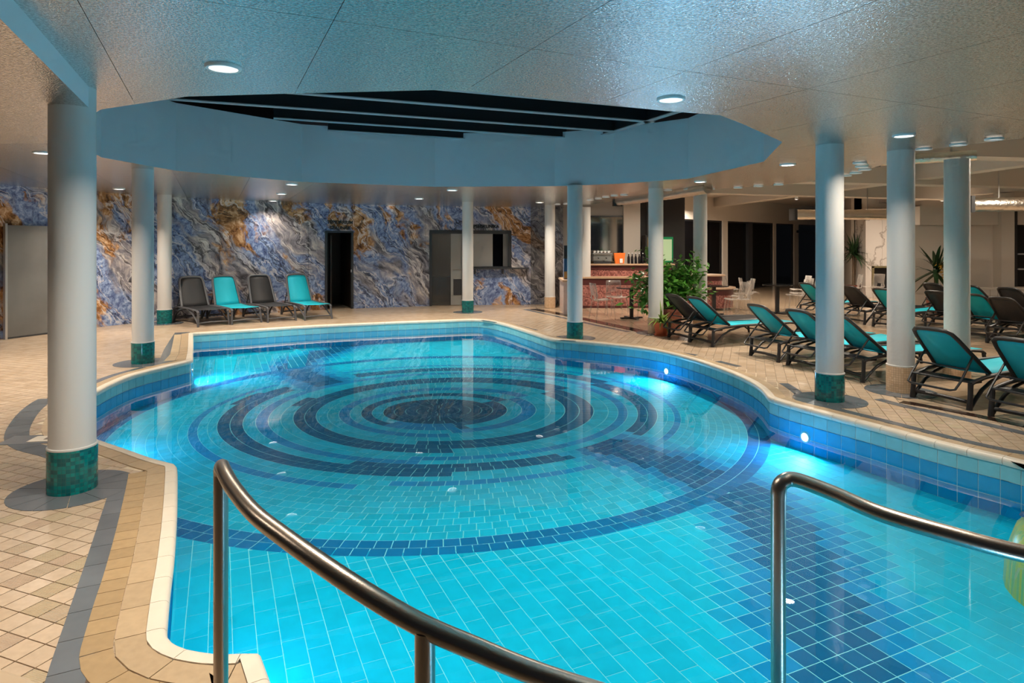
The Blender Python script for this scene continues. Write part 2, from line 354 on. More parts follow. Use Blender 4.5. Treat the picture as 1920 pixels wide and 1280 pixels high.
# ------------------------------------------------------------------ floor with tiles
lounge_edge = np.array([(0.0, 18.6), (.58, 17.4), (1.74, 14.9), (2.65, 12.6), (3.9, 11.0), (4.5, 9.5), (4.62, 8.0), (4.28, 7.12), (4.6, 6.55), (4.84, 6.05), (5.4, 5.2), (6.5, 4.2), (8, 2), (9, -3)])
lounge_poly = np.vstack([lounge_edge, [(20, -3), (20, 32), (0, 32)]])
floor = holed([(-12, -3), (20, -3), (20, 32), (-12, 32)], [offset(.04)], -.006).build('floor', M['grout'])
tag(floor, 'beige tiled pool deck around the water', None, None, 'structure')
def coloured(name, quads, cols, mat_, parent, kind=None):   # many small tiles as one mesh, each with a colour of its own
    nf = len(quads[0][1]); V = []; Fc = []; Cc = []
    for (vs, fs), c in zip(quads, cols):
        n = len(V); V += vs; Fc += [tuple(i + n for i in f) for f in fs]; Cc += [c] * len(fs)
    me = bpy.data.meshes.new(name); me.from_pydata(V, [], Fc)
    a = me.attributes.new('col', 'FLOAT_COLOR', 'FACE'); a.data.foreach_set('color', np.array([(*c, 1) for c in Cc], dtype=np.float32).ravel())
    me.update(); o = link(name, me, mat_, parent)
    if kind: o['kind'] = kind
    return o
def slab(c4, z0, z1):                  # four corners counter-clockwise -> a thin tile without its underside
    n = len(c4); vs = [(p[0], p[1], z1) for p in c4] + [(p[0], p[1], z0) for p in c4]
    return vs, [tuple(range(n))] + [(i, n + i, n + (i + 1) % n, (i + 1) % n) for i in range(n)]
ga = R(-20.5); u = np.array([math.cos(ga), math.sin(ga)]); v = np.array([-math.sin(ga), math.cos(ga)]); T = .12
gi, gj = np.meshgrid(np.arange(-160, 160), np.arange(-60, 260)); gc = gi.ravel()[:, None] * u * T + gj.ravel()[:, None] * v * T
keep = (gc[:, 1] > 1.9) & (gc[:, 1] < 18.9) & (gc[:, 0] > -10.5) & (gc[:, 0] < 7)
keep &= np.abs(gc[:, 0]) < gc[:, 1] * .86 + .4
gc = gc[keep]; gi_, gj_ = gi.ravel()[keep], gj.ravel()[keep]
ok = ~inside(poly, gc) & (dist(poly, gc) > .17) & ~inside(lounge_poly, gc)
gc = gc[ok]; gi_, gj_ = gi_[ok], gj_[ok]
def deck_col(): 
    k = random.random(); b = random.uniform(.92, 1.06)
    base = (.56, .43, .31) if k < .7 else (.52, .39, .27)
    return tuple(x * b for x in base)
order = np.argsort(np.where((np.abs(gc[:, 0]) < gc[:, 1] * .8) & (gc[:, 1] > 2.45), gc[:, 1], 99))
near = set(order[:300].tolist())
hu, hv = u * (T / 2 - .003), v * (T / 2 - .003)
quads, cols = [], []
variants = []
for k in range(10):
    vs, fs = slab([-hu - hv, hu - hv, hu + hv, -hu + hv], -.006, 0.0)
    me = bpy.data.meshes.new('deck_tile'); me.from_pydata([(p[0], p[1], p[2]) for p in vs], [], fs)
    c = deck_col() if k < 6 else tuple(x * random.uniform(.95, 1.02) for x in (.52, .39, .27))
    a = me.attributes.new('col', 'FLOAT_COLOR', 'FACE'); a.data.foreach_set('color', np.tile(np.array((*c, 1), np.float32), len(fs)))
    me.materials.append(M['deck'] if k < 6 else M['deck_rib']); me.update(); variants.append(me)
for k, c in enumerate(gc):
    if k in near:
        o = bpy.data.objects.new('deck_tile', random.choice(variants)); C.objects.link(o); o.parent = floor; o.location = (c[0], c[1], 0)
    else:
        quads.append(slab([c - hu - hv, c + hu - hv, c + hu + hv, c - hu + hv], -.006, 0)); cols.append(deck_col())
coloured('deck_tiling', quads, cols, M['deck'], floor, 'stuff')
lf = holed(lounge_poly, [], -.002).build('lounge_paving', M['lounge_floor'], floor)

# borders: grey slate strips, dark granite strip along the lounge
def ribbon(name, path, w0, w1, mat_, parent, z, piece=.3, col=(.13, .145, .165), var=.1):
    P = np.array(path, float); d = np.r_[0, np.cumsum(np.linalg.norm(np.diff(P, axis=0), axis=1))]
    t = np.gradient(P, axis=0); t /= np.linalg.norm(t, axis=1)[:, None]; nrm = np.c_[-t[:, 1], t[:, 0]]
    n = max(1, round(d[-1] / piece)); A, B = P + nrm * w0, P + nrm * w1
    at_ = lambda Q, s: np.array([np.interp(s, d, Q[:, 0]), np.interp(s, d, Q[:, 1])])
    for k in range(n):
        s0, s1 = d[-1] * k / n + .002, d[-1] * (k + 1) / n - .002; mid = np.linspace(s0, s1, 4)
        loop = [at_(A, s) for s in mid] + [at_(B, s) for s in mid[::-1]]
        if sum(loop[i][0] * loop[(i + 1) % 8][1] - loop[(i + 1) % 8][0] * loop[i][1] for i in range(8)) < 0: loop = loop[::-1]
        b = random.uniform(1 - var, 1 + var)
        coloured(name, [slab(loop, -.004, z)], [tuple(x * b for x in col)], mat_, parent)
def outline_run(s0, s1, d, step=.1): return [along(offset(d), s) for s in np.arange(s0, s1, step)]
def arc_of(p): return arc[int(np.argmin(np.hypot(*(poly - np.array(p)).T)))]
sK1, sK2, sLobe, sK3, sK4 = arc_of(at(303.5, 1188)), arc_of(at(325.5, 872)), arc_of(at(184, 732)), arc_of(at(358.6, 675)), arc_of(at(360, 625))
sB0, sB1, sEnd = arc_of(at(1364, 695)), arc_of(at(1443, 745)), arc_of((4.5, 4.2))
near_edge = [at(60, 1420), at(92, 1280), at(130, 1160), at(165, 1050), at(196, 960), at(212, 905)]
ribbon('slate_tile', [at(118, 1330), at(140, 1240), at(166, 1150), at(192, 1060), at(214, 980), at(232, 915), at(240, 893)], -.085, .085, M['slate'], floor, .0025, .25)
ribbon('drain_slot', [at(152, 1330), at(176, 1240), at(203, 1150), at(228, 1060), at(247, 980), at(259, 915), at(263, 893)], -.012, .012, M['slate'], floor, .003, 2.0, (.12, .08, .055))
ribbon('slate_tile', outline_run(sK2 + .55, sLobe - .3, .36), -.09, .09, M['slate'], floor, .0025, .3)
ribbon('slate_tile', outline_run(sLobe - .2, sK3 - .55, .24), -.05, .05, M['slate'], floor, .0025, .3)
ribbon('slate_tile', [at(316, 678), at(324, 655), at(332, 640), at(342, 623)], -.13, .13, M['slate'], floor, .0025, .35)
ribbon('slate_tile', outline_run(sB1 - .75, sB1 + .2, .36), -.055, .055, M['slate'], floor, .0025, .3)
ribbon('slate_tile', outline_run(sB1 + .35, sEnd + .6, .26), -.05, .05, M['slate'], floor, .0025, .3)
ribbon('slate_tile', [at(1270, 660.5), at(1306, 666)], -.05, .05, M['slate'], floor, .0022, .3)
ribbon('slate_tile', [at(1346, 677), at(1386, 687)], -.05, .05, M['slate'], floor, .0022, .3)
ribbon('slate_tile', [at(1646, 748), at(1690, 760), at(1760, 775), at(1840, 793), at(1920, 812), at(2010, 834)], -.06, .06, M['slate'], floor, .0025, .35)
ribbon('granite_tile', [at(1690, 753), at(1760, 765), at(1840, 781), at(1920, 798), at(2010, 818)], -.07, .06, M['dark_floor'], floor, .003, .35, (.035, .02, .015))
ribbon('granite_tile', [at(1000, 579), at(1060, 590), at(1130, 605), at(1205, 621)], -.16, .12, M['dark_floor'], floor, .003, .4, (.06, .03, .025))
ribbon('slate_tile', [at(985, 580), at(1050, 594), at(1120, 610), at(1180, 622)], -.07, .06, M['slate'], floor, .0025, .4)
ribbon('slate_tile', [at(905, 600), at(960, 607), at(1005, 619)], -.05, .05, M['slate'], floor, .0025, .4)
# square grey hatch surround with a beige lid beside the nearest column
hx, hy = at(62, 824)
hatch = thing('floor_hatch', 'grey slate surround with a beige drain lid beside the nearest column', 'hatch', (hx, hy, 0), R(8))
MB().bb(-.22, .30, -.13, .13, .0005, .0035).build('surround', M['anthracite'], hatch).data.materials[0] = mat('hatch_slate', (.14, .15, .17), .3)
MB().bb(-.01, .22, -.085, .085, .0035, .007).build('lid', M['nosing'], hatch)
MB().bb(.10, .15, -.03, .03, .007, .009).build('finger_slot', M['drain'], hatch)

# ------------------------------------------------------------------ coping, walls, pool floor, water
coping = struct('trim_1', 'ivory and beige tile coping along the pool edge')
prof = [(-.012, -.05), (-.022, -.03), (-.02, -.008), (-.008, .006), (.008, .011), (.06, .011), (.06, -.01)]
offs = [offset(d) for d, z in prof]
def piece(s0, s1, n):
    ss = np.linspace(s0, s1, n); vs = []
    for s in ss:
        for Q, (d, z) in zip(offs, prof): p = along(Q, s); vs.append((p[0], p[1], z))
    k = len(prof); m = MB(); m.v = vs
    m.f = [(i * k + j, (i + 1) * k + j, (i + 1) * k + j + 1, i * k + j + 1) for i in range(n - 1) for j in range(k - 1)] + [tuple(reversed(range(k))), tuple(range((n - 1) * k, n * k))]
    return m
npc = int(PER / .245)
for k in range(npc):
    s0, s1 = PER * k / npc, PER * (k + 1) / npc
    piece(s0 + .0015, s1 - .0015, 5).build('nosing_tile', M['nosing'], coping, True)
o6, o18, o31 = offset(.062), offset(.178), offset(.30)
def strip_tiles(name, A, B, s0, s1, w, col, var, z=.006):
    n = max(1, round((s1 - s0) / w))
    for k in range(n):
        a, b = s0 + (s1 - s0) * k / n + .002, s0 + (s1 - s0) * (k + 1) / n - .002
        ss = np.linspace(a, b, 4); loop = [along(A, s) for s in ss[::-1]] + [along(B, s) for s in ss]
        if sum(loop[i][0] * loop[(i + 1) % 8][1] - loop[(i + 1) % 8][0] * loop[i][1] for i in range(8)) < 0: loop = loop[::-1]
        q = random.uniform(1 - var, 1 + var)
        coloured(name, [slab(loop, -.008, z)], [tuple(x * q for x in col)], M['coping'], coping)
strip_tiles('coping_tile', o6, o18, 0, PER, .245, (.46, .335, .205), .07)
strip_tiles('coping_tile', offset(.182), o31, .3, sK2 - .05, .125, (.40, .275, .145), .1, .0045)
strip_tiles('coping_tile', offset(.182), offset(.30), sK3 + .05, sK4 - .1, .2, (.50, .38, .24), .06, .0045)
cb = MB()                                       # bed under the coping
bo, bi = offset(.32), offset(.0)
for i in range(NP):
    j = (i + 1) % NP; n = len(cb.v)
    cb.v += [(*bi[i], -.003), (*bi[j], -.003), (*bo[j], -.003), (*bo[i], -.003)]; cb.f.append((n, n + 1, n + 2, n + 3))
cb.build('coping_bed', mat('coping_grout', (.62, .52, .38), .7), coping)

pw = struct('wall_pool', 'tiled wall of the swimming pool')
m = MB(); oq = offset(.004)
for i in range(NP):
    j = (i + 1) % NP; n = len(m.v)
    m.v += [(*oq[i], -.012), (*oq[j], -.012), (*oq[j], FZ - .02), (*oq[i], FZ - .02)]; m.f.append((n, n + 1, n + 2, n + 3))
m.build('wall_bed', M['wall_grout'], pw)
nt = int(PER / .152); o0, o3 = offset(0), offset(.004)
rest, restc = [], []
def wall_tile(s0, s1, z0, z1):
    ss = np.linspace(s0, s1, 3); vs = [(*along(o0, s), z) for z in (z0, z1) for s in ss]
    vs += [(*along(o3, s), z) for z in (z0, z1) for s in (s0, s1)]
    return vs, [(0, 1, 4, 3), (1, 2, 5, 4), (0, 3, 8, 6), (2, 7, 9, 5), (3, 4, 5, 9, 8)]
for k in range(nt):
    s0, s1 = PER * k / nt + .003, PER * (k + 1) / nt - .003
    b = random.uniform(.93, 1.07)
    x, y = along(poly, (s0 + s1) / 2)
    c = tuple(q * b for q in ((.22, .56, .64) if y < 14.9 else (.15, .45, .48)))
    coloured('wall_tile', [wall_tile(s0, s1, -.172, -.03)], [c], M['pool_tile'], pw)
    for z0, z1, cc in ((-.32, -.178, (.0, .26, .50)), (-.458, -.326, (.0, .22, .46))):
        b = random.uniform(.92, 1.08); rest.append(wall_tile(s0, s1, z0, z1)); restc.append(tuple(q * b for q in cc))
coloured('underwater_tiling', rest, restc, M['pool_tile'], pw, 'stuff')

pf = holed(offset(.02), [], FZ - .0012).build('floor_pool', M['pool_grout'])
tag(pf, 'blue tiled pool floor with concentric rings', None, None, 'structure')
# concentric courses of tiles; a darker band crosses them and runs on over the straight grid
knots = np.array([(0, 0, 0, -.965, 8.38), (5, .712, .625, -.965, 8.38), (13, 2.05, 1.91, -.78, 8.57), (19, 2.885, 2.67, -.854, 8.65), (30, 3.82, 3.80, -.944, 8.484), (32, 4.06, 4.04, -.944, 8.484)])
def course(n, th):
    a, b, cx, cy = [np.interp(n, knots[:, 0], knots[:, k]) for k in (1, 2, 3, 4)]
    return np.array((cx + a * math.cos(th), cy + b * math.sin(th)))
LGT, MED, DRK, NAV, BND = (.002, .44, .66), (.001, .25, .56), (.001, .125, .27), (.001, .10, .20), (.003, .10, .27)
band = np.array([(1.60, 2.6), (1.68, 3.16), (1.87, 3.93), (2.05, 4.8), (2.02, 5.5), (1.62, 6.25), (1.05, 6.9), (.65, 7.3)])
band2 = np.array([(-1.888, 16.968)]) - band[::1]
def band_col(p, base):
    q = np.array([p]); d = min(dist(band, q, False)[0], dist(band2, q, False)[0])
    if d < .25: return (.001, .115, .28)
    if d < .42: return (.001, .22, .50)
    if d < .60: return (.002, .35, .62)
    return base
seqc = {6: DRK, 8: MED, 11: DRK, 12: DRK, 15: MED, 17: DRK, 18: DRK, 21: MED}
jogs = {n: (random.uniform(R(-100), R(-60)), random.uniform(R(150), R(200))) for n in range(32)}
tiles = []
for n in range(32):
    if n >= 30: ring_c = (.003, .12, .30)
    nn = n + .5; per = math.pi * sum(np.interp(nn, knots[:, 0], knots[:, k]) for k in (1, 2)); cnt = max(6, round(per / .122)); ph = random.random()
    for k in range(cnt):
        t0, t1 = 2 * math.pi * (k + ph) / cnt, 2 * math.pi * (k + ph + 1) / cnt; g = .0035 / max(per / (2 * math.pi), .1); e = .03
        tm = (t0 + t1) / 2 % (2 * math.pi); sgn = tm if tm < math.pi else tm - 2 * math.pi
        mid = course(nn, tm)
        if n < 5: c = NAV
        elif n >= 30: c = (.001, .155, .38)
        else:
            j0, j1 = jogs[n]; sh = 0
            if j0 < sgn < R(35): sh = 1                 # on the right side every ring sits one course further in
            elif sgn > j1 - .5 or sgn < -math.pi + .7: sh = 0
            c = seqc.get(n + sh, LGT)
            if c is LGT and n + 1 in seqc and sh == 0 and j0 - .25 < sgn < j0: c = seqc[n + 1]
            if c is LGT and n - 1 in seqc and R(165) < abs(sgn) and sgn > 0: c = seqc[n - 1] if n in (19, 13) else c
            if n in (5, 6) and R(-125) < sgn < R(-70): c = MED
            if n > 15: c = band_col(mid, c)
        b = random.uniform(.9, 1.1); c = tuple(x * b for x in c)
        loop = [course(n + e, t0 + g), course(n + 1 - e, t0 + g), course(n + 1 - e, (t0 + t1) / 2), course(n + 1 - e, t1 - g), course(n + e, t1 - g)]
        loop = loop[::-1] if sum(loop[i][0] * loop[(i + 1) % 5][1] - loop[(i + 1) % 5][0] * loop[i][1] for i in range(5)) < 0 else loop
        tiles.append((mid, loop, c))
pa = R(24.5); pu = np.array([math.cos(pa), math.sin(pa)]); pv = np.array([-math.sin(pa), math.cos(pa)]); PT = .121
for i in range(-60, 130):
    for j in range(-40, 140, 2):
        jj = j + (i % 2); c0 = i * PT * pu + jj * PT * pv
        cm = c0 + pv * PT / 2
        if not (-7 < cm[0] < 5.2 and .9 < cm[1] < 15): continue
        el = math.hypot((cm[0] + .944) / 4.06, (cm[1] - 8.484) / 4.04)
        if el < .96: continue
        cs = [band_col(c0 + pv * PT * q, None) for q in (0, 1)]
        def one(cen, hw, hh, c, gp=.003):
            if math.hypot((cen[0] + .944) / 4.06, (cen[1] - 8.484) / 4.04) < (.985 if hh < .1 else .975): return
            b = random.uniform(.93, 1.07); du, dv = pu * (hw - gp), pv * (hh - gp)
            tiles.append((cen, [cen - du - dv, cen + du - dv, cen + du + dv, cen - du + dv], tuple(x * b for x in c)))
        if cs[0] is None and cs[1] is None and el > 1.05: one(cm, PT / 2, PT, LGT, .002)
        else:
            for q in (0, 1): one(c0 + pv * PT * q, PT / 2, PT / 2, cs[q] or LGT)
mids = np.array([t[0] for t in tiles]); okk = inside(offset(.06), mids); tiles = [t for t, k in zip(tiles, okk) if k]; mids = mids[okk]
sx = 960 + F_PX * mids[:, 0] / mids[:, 1]; sy = HOR + F_PX * (CAM_H - FZ) / mids[:, 1]
rank = np.where((sx > 300) & (sx < 1930) & (sy < 1290), mids[:, 1], 99); pick = set(np.argsort(rank)[:300].tolist())
quads, cols = [], []
for k, (mid, loop, c) in enumerate(tiles):
    on_ring = len(loop) == 5
    q = slab(loop, FZ - .0012, FZ + (.0006 if on_ring else 0))
    if k in pick: coloured('pool_tile', [q], [c], M['pool_tile'], pf)
    else: quads.append(q); cols.append(c)
quads5 = [(q, c) for q, c in zip(quads, cols)]
coloured('pool_tiling', [q for q, c in quads5], [c for q, c in quads5], M['pool_tile'], pf, 'stuff')
water = holed(offset(.003), [], WZ).build('water_pool', M['water'])
tag(water, 'still clear water filling the pool', None, None, 'structure')

# underwater lamps set in the pool wall
def pool_lamp(p, label, power):
    s = arc_of(p); a, b = along(poly, s - .05), along(poly, s + .05); t = (b - a) / np.linalg.norm(b - a); inn = np.array((t[1], -t[0]))
    c = along(poly, s) + inn * .006; rz = math.atan2(inn[1], inn[0])
    o = thing('pool_lamp', label, 'pool lamp', (c[0], c[1], -.30), rz, 'underwater lamps in the pool wall')
    rim = MB(); n = 20
    rim.v = [(x, r_ * math.cos(2 * math.pi * k / n), r_ * math.sin(2 * math.pi * k / n)) for x, r_ in ((0, .06), (.012, .056), (.012, .042)) for k in range(n)]
    rim.f = [(i * n + k, i * n + (k + 1) % n, (i + 1) * n + (k + 1) % n, (i + 1) * n + k) for i in range(2) for k in range(n)]
    rim.build('rim', M['steel_light'], o, True)
    l = MB(); l.v = [(0.010, .042 * math.cos(2 * math.pi * k / n), .042 * math.sin(2 * math.pi * k / n)) for k in range(n)]; l.f = [tuple(range(n))]
    l.build('lens', M['pool_lens'], o)
    area('lamp_light', (.03, 0, 0), power, .1, POOLC, (0, R(-90), 0), o)
    return o
pool_lamp(at(1505, 764), 'round underwater lamp glowing in the pool wall below the front teal-footed column', 30)
pool_lamp(at(1256, 661), 'round underwater lamp in the pool wall in front of the red flowerpot', 32)
pool_lamp(at(305, 1180), 'round underwater lamp in the pool wall by the tall handrail post', 10)
pool_lamp((-4.3, 6.2), 'round underwater lamp in the pool wall behind the nearest column', 30)
pool_lamp((-5.2, 10.4), 'round underwater lamp in the short pool wall near the second teal-footed column', 30)
pool_lamp((4.7, 3.0), 'round underwater lamp in the pool wall beyond the mosaic mound', 24)
pool_lamp((1.6, .95), 'round underwater lamp in the pool wall under the handrails', 12)

# ------------------------------------------------------------------ metal ceiling with the well
CZ = 2.8
cz = lambda x, y: at(x, y, CZ)
well = [cz(190, 205), cz(350, 181), cz(560, 175), cz(850, 168), cz(1250, 208), cz(1350, 216), cz(1392, 232), cz(1467, 266), cz(1432, 303), cz(1290, 335), cz(1150, 345), cz(1040, 349), cz(815, 350), cz(566, 341), cz(330, 320), cz(190, 295), (-4.45, 6.3)]
medge = [(1.5, 18.9), (2.2, 17.0), (2.75, 15.2), (3.75, 12.7), (4.9, 11.6), (5.35, 10.4), (5.0, 8.4), (4.72, 7.45), (5.0, 6.95), (5.4, 6.4), (6.2, 5.5), (7.4, 4.6), (8.5, 2.5), (9, -3)]
ceil = struct('ceiling', 'hammered metal panel ceiling over the pool deck')
cm_ = holed([(-12, -3)] + medge[::-1] + [(1.5, 19.2), (-12, 19.2)], [well], CZ, True)
base_bm = bmesh.new()
vv = [base_bm.verts.new(p) for p in cm_.v]
for f_ in cm_.f:
    try: base_bm.faces.new([vv[i] for i in f_])
    except Exception: pass
sd = Vector((math.cos(R(25)), math.sin(R(25)), 0)); sdp = Vector((-sd.y, sd.x, 0))
def cut(bm, co, no, keep_pos):
    bmesh.ops.bisect_plane(bm, geom=bm.verts[:] + bm.edges[:] + bm.faces[:], plane_co=co, plane_no=no, clear_inner=keep_pos, clear_outer=not keep_pos)
for i in range(-13, 18):
    a0 = -.553 + 1.085 * i; col_bm = base_bm.copy(); cut(col_bm, sd * (a0 + .0015), sd, True); cut(col_bm, sd * (a0 + 1.0835), sd, False)
    if not col_bm.faces: col_bm.free(); continue
    for j in range(-3, 9):
        b0 = -2.0 + 2.6 * j; q = col_bm.copy(); cut(q, sdp * (b0 + .0015), sdp, True); cut(q, sdp * (b0 + 2.5985), sdp, False)
        if q.faces:
            bmesh.ops.remove_doubles(q, verts=q.verts, dist=1e-5)
            me = bpy.data.meshes.new('ceiling_panel'); q.to_mesh(me); link('ceiling_panel', me, M['ceil'], ceil)
        q.free()
    col_bm.free()
base_bm.free()
hb = holed([(-12, -3)] + medge[::-1] + [(1.5, 19.2), (-12, 19.2)], [well], CZ + .02, True).build('ceiling_backing', M['beamweb'], ceil)
mf = MB()
for a, b in zip(medge[:-1], medge[1:]):
    n = len(mf.v); mf.v += [(*a, CZ), (*b, CZ), (*b, CZ + .7), (*a, CZ + .7)]; mf.f.append((n, n + 1, n + 2, n + 3))
mf.build('edge_fascia', M['lounge_white'], ceil)
# lower ceiling strip on the left with its fascia running to the nearest column
dl = [(-1.55, 1.35), (-2.235, 2.87), (-2.95, 4.47), (-3.5, 4.47 + .6), (-4.3, 6.0), (-5.6, 6.0), (-7.2, 3.0), (-8, -2.5), (.15, -2.5)]
drop = MB(); zz0 = 2.655
drop.v = [(x, y, zz0) for x, y in dl] + [(x, y, CZ) for x, y in dl]; nn_ = len(dl)
drop.f = [(k, (k + 1) % nn_, nn_ + (k + 1) % nn_, nn_ + k) for k in range(nn_)]
drop.build('drop_fascia', M['wellwall'], ceil)
holed(dl, [], zz0, True).build('drop_panel', M['ceil'], ceil)

# well walls, one flat panel per side, and the glazed roof
WT = 3.80
ww = struct('wall_well', 'pale blue wall panels around the ceiling well')
for i in range(len(well)):
    a, b = np.array(well[i]), np.array(well[(i + 1) % len(well)])
    m = MB(); m.v = [(*a, CZ + .001), (*b, CZ + .001), (*b, WT), (*a, WT)]; m.f = [(0, 1, 2, 3)]
    d = (b - a) / np.linalg.norm(b - a); o_ = np.array((d[1], -d[0])) * .06
    m.v += [(*(a + o_), CZ + .001), (*(b + o_), CZ + .001), (*(b + o_), WT), (*(a + o_), WT)]; m.f += [(0, 1, 5, 4), (4, 5, 6, 7)]
    m.build('wall_panel', M['wellwall'], ww)
sk = struct('window_1', 'dark night skylight with steel beams over the pool')
holed([(-7, 3), (5, 3), (5, 14.5), (-7, 14.5)], [], WT + .32, True).build('pane', M['black_glass'], sk)
an = R(21); dx_, dy_ = math.cos(an), math.sin(an)
def beam(y0, x0, x1, zb):
    m1, m2 = MB(), MB(); cx_ = (x0 + x1) / 2; L_ = (x1 - x0) / dx_; c = (cx_, y0 + cx_ * math.tan(an))
    m1.box((c[0], c[1], zb), (L_, .11, .014), an); m2.box((c[0], c[1], zb + .17), (L_, .05, .325), an)
    o = m2.build('skylight_beam', M['beamweb'], sk); m1.build('beam_flange', M['beam'], o)
for y0, x0, x1 in ((5.6, -5.2, 4), (6.6, -5.5, 4), (7.55, -5.2, 3.6), (8.54, -5.0, 2.8), (9.5, -5.1, 2.3), (10.55, -4.95, 1.75), (11.5, -3.75, 1.0), (12.35, -3.2, -.9)): beam(y0, x0, x1, WT - .1)
fr = MB(); a, b = (1.40, 12.2), (3.3, 7.6); L_ = math.hypot(b[0] - a[0], b[1] - a[1])
fr.box(((a[0] + b[0]) / 2, (a[1] + b[1]) / 2, WT - .1), (L_, .11, .014), math.atan2(b[1] - a[1], b[0] - a[0])); fr.build('edge_flange', M['beam'], sk)
fr = MB().box(((a[0] + b[0]) / 2, (a[1] + b[1]) / 2, WT + .07), (L_, .05, .325), math.atan2(b[1] - a[1], b[0] - a[0])); fr.build('edge_beam', M['beamweb'], sk)

# ------------------------------------------------------------------ columns
def uvcyl(name, r, z0, z1, mat_, parent, seg=40):
    me = bpy.data.meshes.new(name); vs = []; fs = []
    for z in (z0, z1): vs += [(r * math.cos(2 * math.pi * k / seg), r * math.sin(2 * math.pi * k / seg), z) for k in range(seg)]
    fs = [(k, (k + 1) % seg, seg + (k + 1) % seg, seg + k) for k in range(seg)]
    me.from_pydata(vs, [], fs); uv = me.uv_layers.new(name='UVMap'); n = 0
    for k in range(seg):
        for (uu, zz) in ((k, z0), (k + 1, z0), (k + 1, z1), (k, z1)): uv.data[n].uv = (uu / seg * 36 * .026, zz + .002); n += 1
    me.polygons.foreach_set('use_smooth', [True] * len(fs)); return link(name, me, mat_, parent)
def column(X, Y, style, label, disc=True, top=CZ):
    o = thing('column', label, 'column', (X, Y, 0), 0, 'round pillars around the pool')
    sm = M['plaster'] if style == 'teal' else M['rough_plaster']; r = .141 if style == 'teal' else .142
    MB().lathe([(r, .28), (r, top)], 40).build('shaft', sm, o, True)
    uvcyl('mosaic_foot', .151, 0.004, .30, M['teal_band'] if style == 'teal' else M['tan_band'], o)
    MB().lathe([(.151, .300), (.153, .306), (.151, .313), (.141, .316)], 40).build('bead', M['plaster'], o, True)
    if disc:
        for k in range(12):
            t0, t1 = 2 * math.pi * k / 12 + .008, 2 * math.pi * (k + 1) / 12 - .008; tt = np.linspace(t0, t1, 4)
            loop = [(.15 * math.cos(t), .15 * math.sin(t)) for t in tt[::-1]] + [(.375 * math.cos(t), .375 * math.sin(t)) for t in tt]
            b = random.uniform(.9, 1.1); coloured('slate_wedge', [slab(loop, -.003, .0035)], [(.13 * b, .145 * b, .165 * b)], M['slate'], o)
    return o
column(*at(136, 916.3), 'teal', 'nearest white column with a dark teal mosaic foot, beside the ceiling fascia')
column(*at(268, 679.8), 'teal', 'white column with teal mosaic foot beside the short pool corner, left of the loungers')
column(*at(308.5, 606), 'teal', 'white column with teal mosaic foot close to the first charcoal lounger by the marble wall')
column(*at(877, 585), 'teal', 'white column with teal mosaic foot in front of the glass door in the marble wall')
column(*at(1031, 577), 'tan', 'white column with a tan mosaic foot in front of the dark marble panel beside the bar', False)
column(*at(1078, 633.5), 'teal', 'white column with teal mosaic foot at the far pool corner in front of the bar')
column(2.79, 12.42, 'tan', 'rough white column with tan foot behind the small red flowerpot')
column(3.97, 13.5, 'tan', 'rough white column behind the leafy ficus and the first two loungers', False)
column(*at(1555.5, 749.5), 'teal', 'white column with teal mosaic foot at the right pool edge, bluish on one side')
column(*at(1689, 733), 'tan', 'rough white column with tan mosaic foot between the teal loungers')
column(5.70, 8.2, 'tan', 'white column with tan foot behind the large teal lounger at the right', False)
column(2.02, 17.6, 'tan', 'slim white column standing against the bar counter', False, 2.75)

# ------------------------------------------------------------------ marble wall
W = np.array(catmull([(-10.1, 8.6), (-9.85, 9.9), (-9.28, 11.66), (-8.40, 13.8), (-7.35, 15.15), (-6.16, 16.1), (-4.96, 16.95), (-3.6, 17.55), (-2.32, 17.97), (-.9, 18.28), (.54, 18.5), (1.50, 18.6)], 6) + [np.array((1.50, 18.6))])
wd = np.r_[0, np.cumsum(np.linalg.norm(np.diff(W, axis=0), axis=1))]
def wpos(s, out=0.0):
    p = np.array([np.interp(s, wd, W[:, 0]), np.interp(s, wd, W[:, 1])])
    if out:
        a = np.array([np.interp(s - .05, wd, W[:, 0]), np.interp(s - .05, wd, W[:, 1])]); b = np.array([np.interp(s + .05, wd, W[:, 0]), np.interp(s + .05, wd, W[:, 1])])
        t = (b - a) / np.linalg.norm(b - a); p = p + np.array((t[1], -t[0])) * out
    return p
ssamp = np.linspace(0, wd[-1], 3000); pxs = np.array([960 + F_PX * wpos(s)[0] / wpos(s)[1] for s in ssamp])
def ws(xpx): return float(np.interp(xpx, pxs, ssamp))
wall = struct('wall_back', 'curved wall of blue and rust marble panels')
def panel(s0, s1, z0, z1, mat_=None, th=.02, parent=None, name='marble_panel'):
    n = max(2, int((s1 - s0) / .2) + 1); ss = np.linspace(s0 + .0025, s1 - .0025, n)
    vs, fs, uvs = [], [], []
    me = bpy.data.meshes.new(name)
    for s in ss:
        for z in (z0, z1): vs.append((*wpos(s, th), z))
    for s in ss:
        for z in (z0, z1): vs.append((*wpos(s), z))
    k = 2 * n
    for i in range(n - 1): fs.append((2 * i, 2 * i + 2, 2 * i + 3, 2 * i + 1))
    fs += [(0, 1, k + 1, k), (2 * n - 2, k + 2 * n - 2, k + 2 * n - 1, 2 * n - 1)]
    fs += [(2 * i + 1, 2 * i + 3, k + 2 * i + 3, k + 2 * i + 1) for i in range(n - 1)]
    me.from_pydata(vs, [], fs); uv = me.uv_layers.new(name='UVMap'); sv = np.r_[np.repeat(ss, 2), np.repeat(ss, 2)]
    for l in me.loops: uv.data[l.index].uv = (sv[l.vertex_index], vs[l.vertex_index][2])
    return link(name, me, mat_ or M['marble'], parent or wall)
DT = 2.05
seams = [-140, -90, -30, 60, 140, 190, 233, 325, 411, 499, 578, 611]
for a, b in zip(seams[:-1], seams[1:]): panel(ws(a), ws(b), 0, CZ)
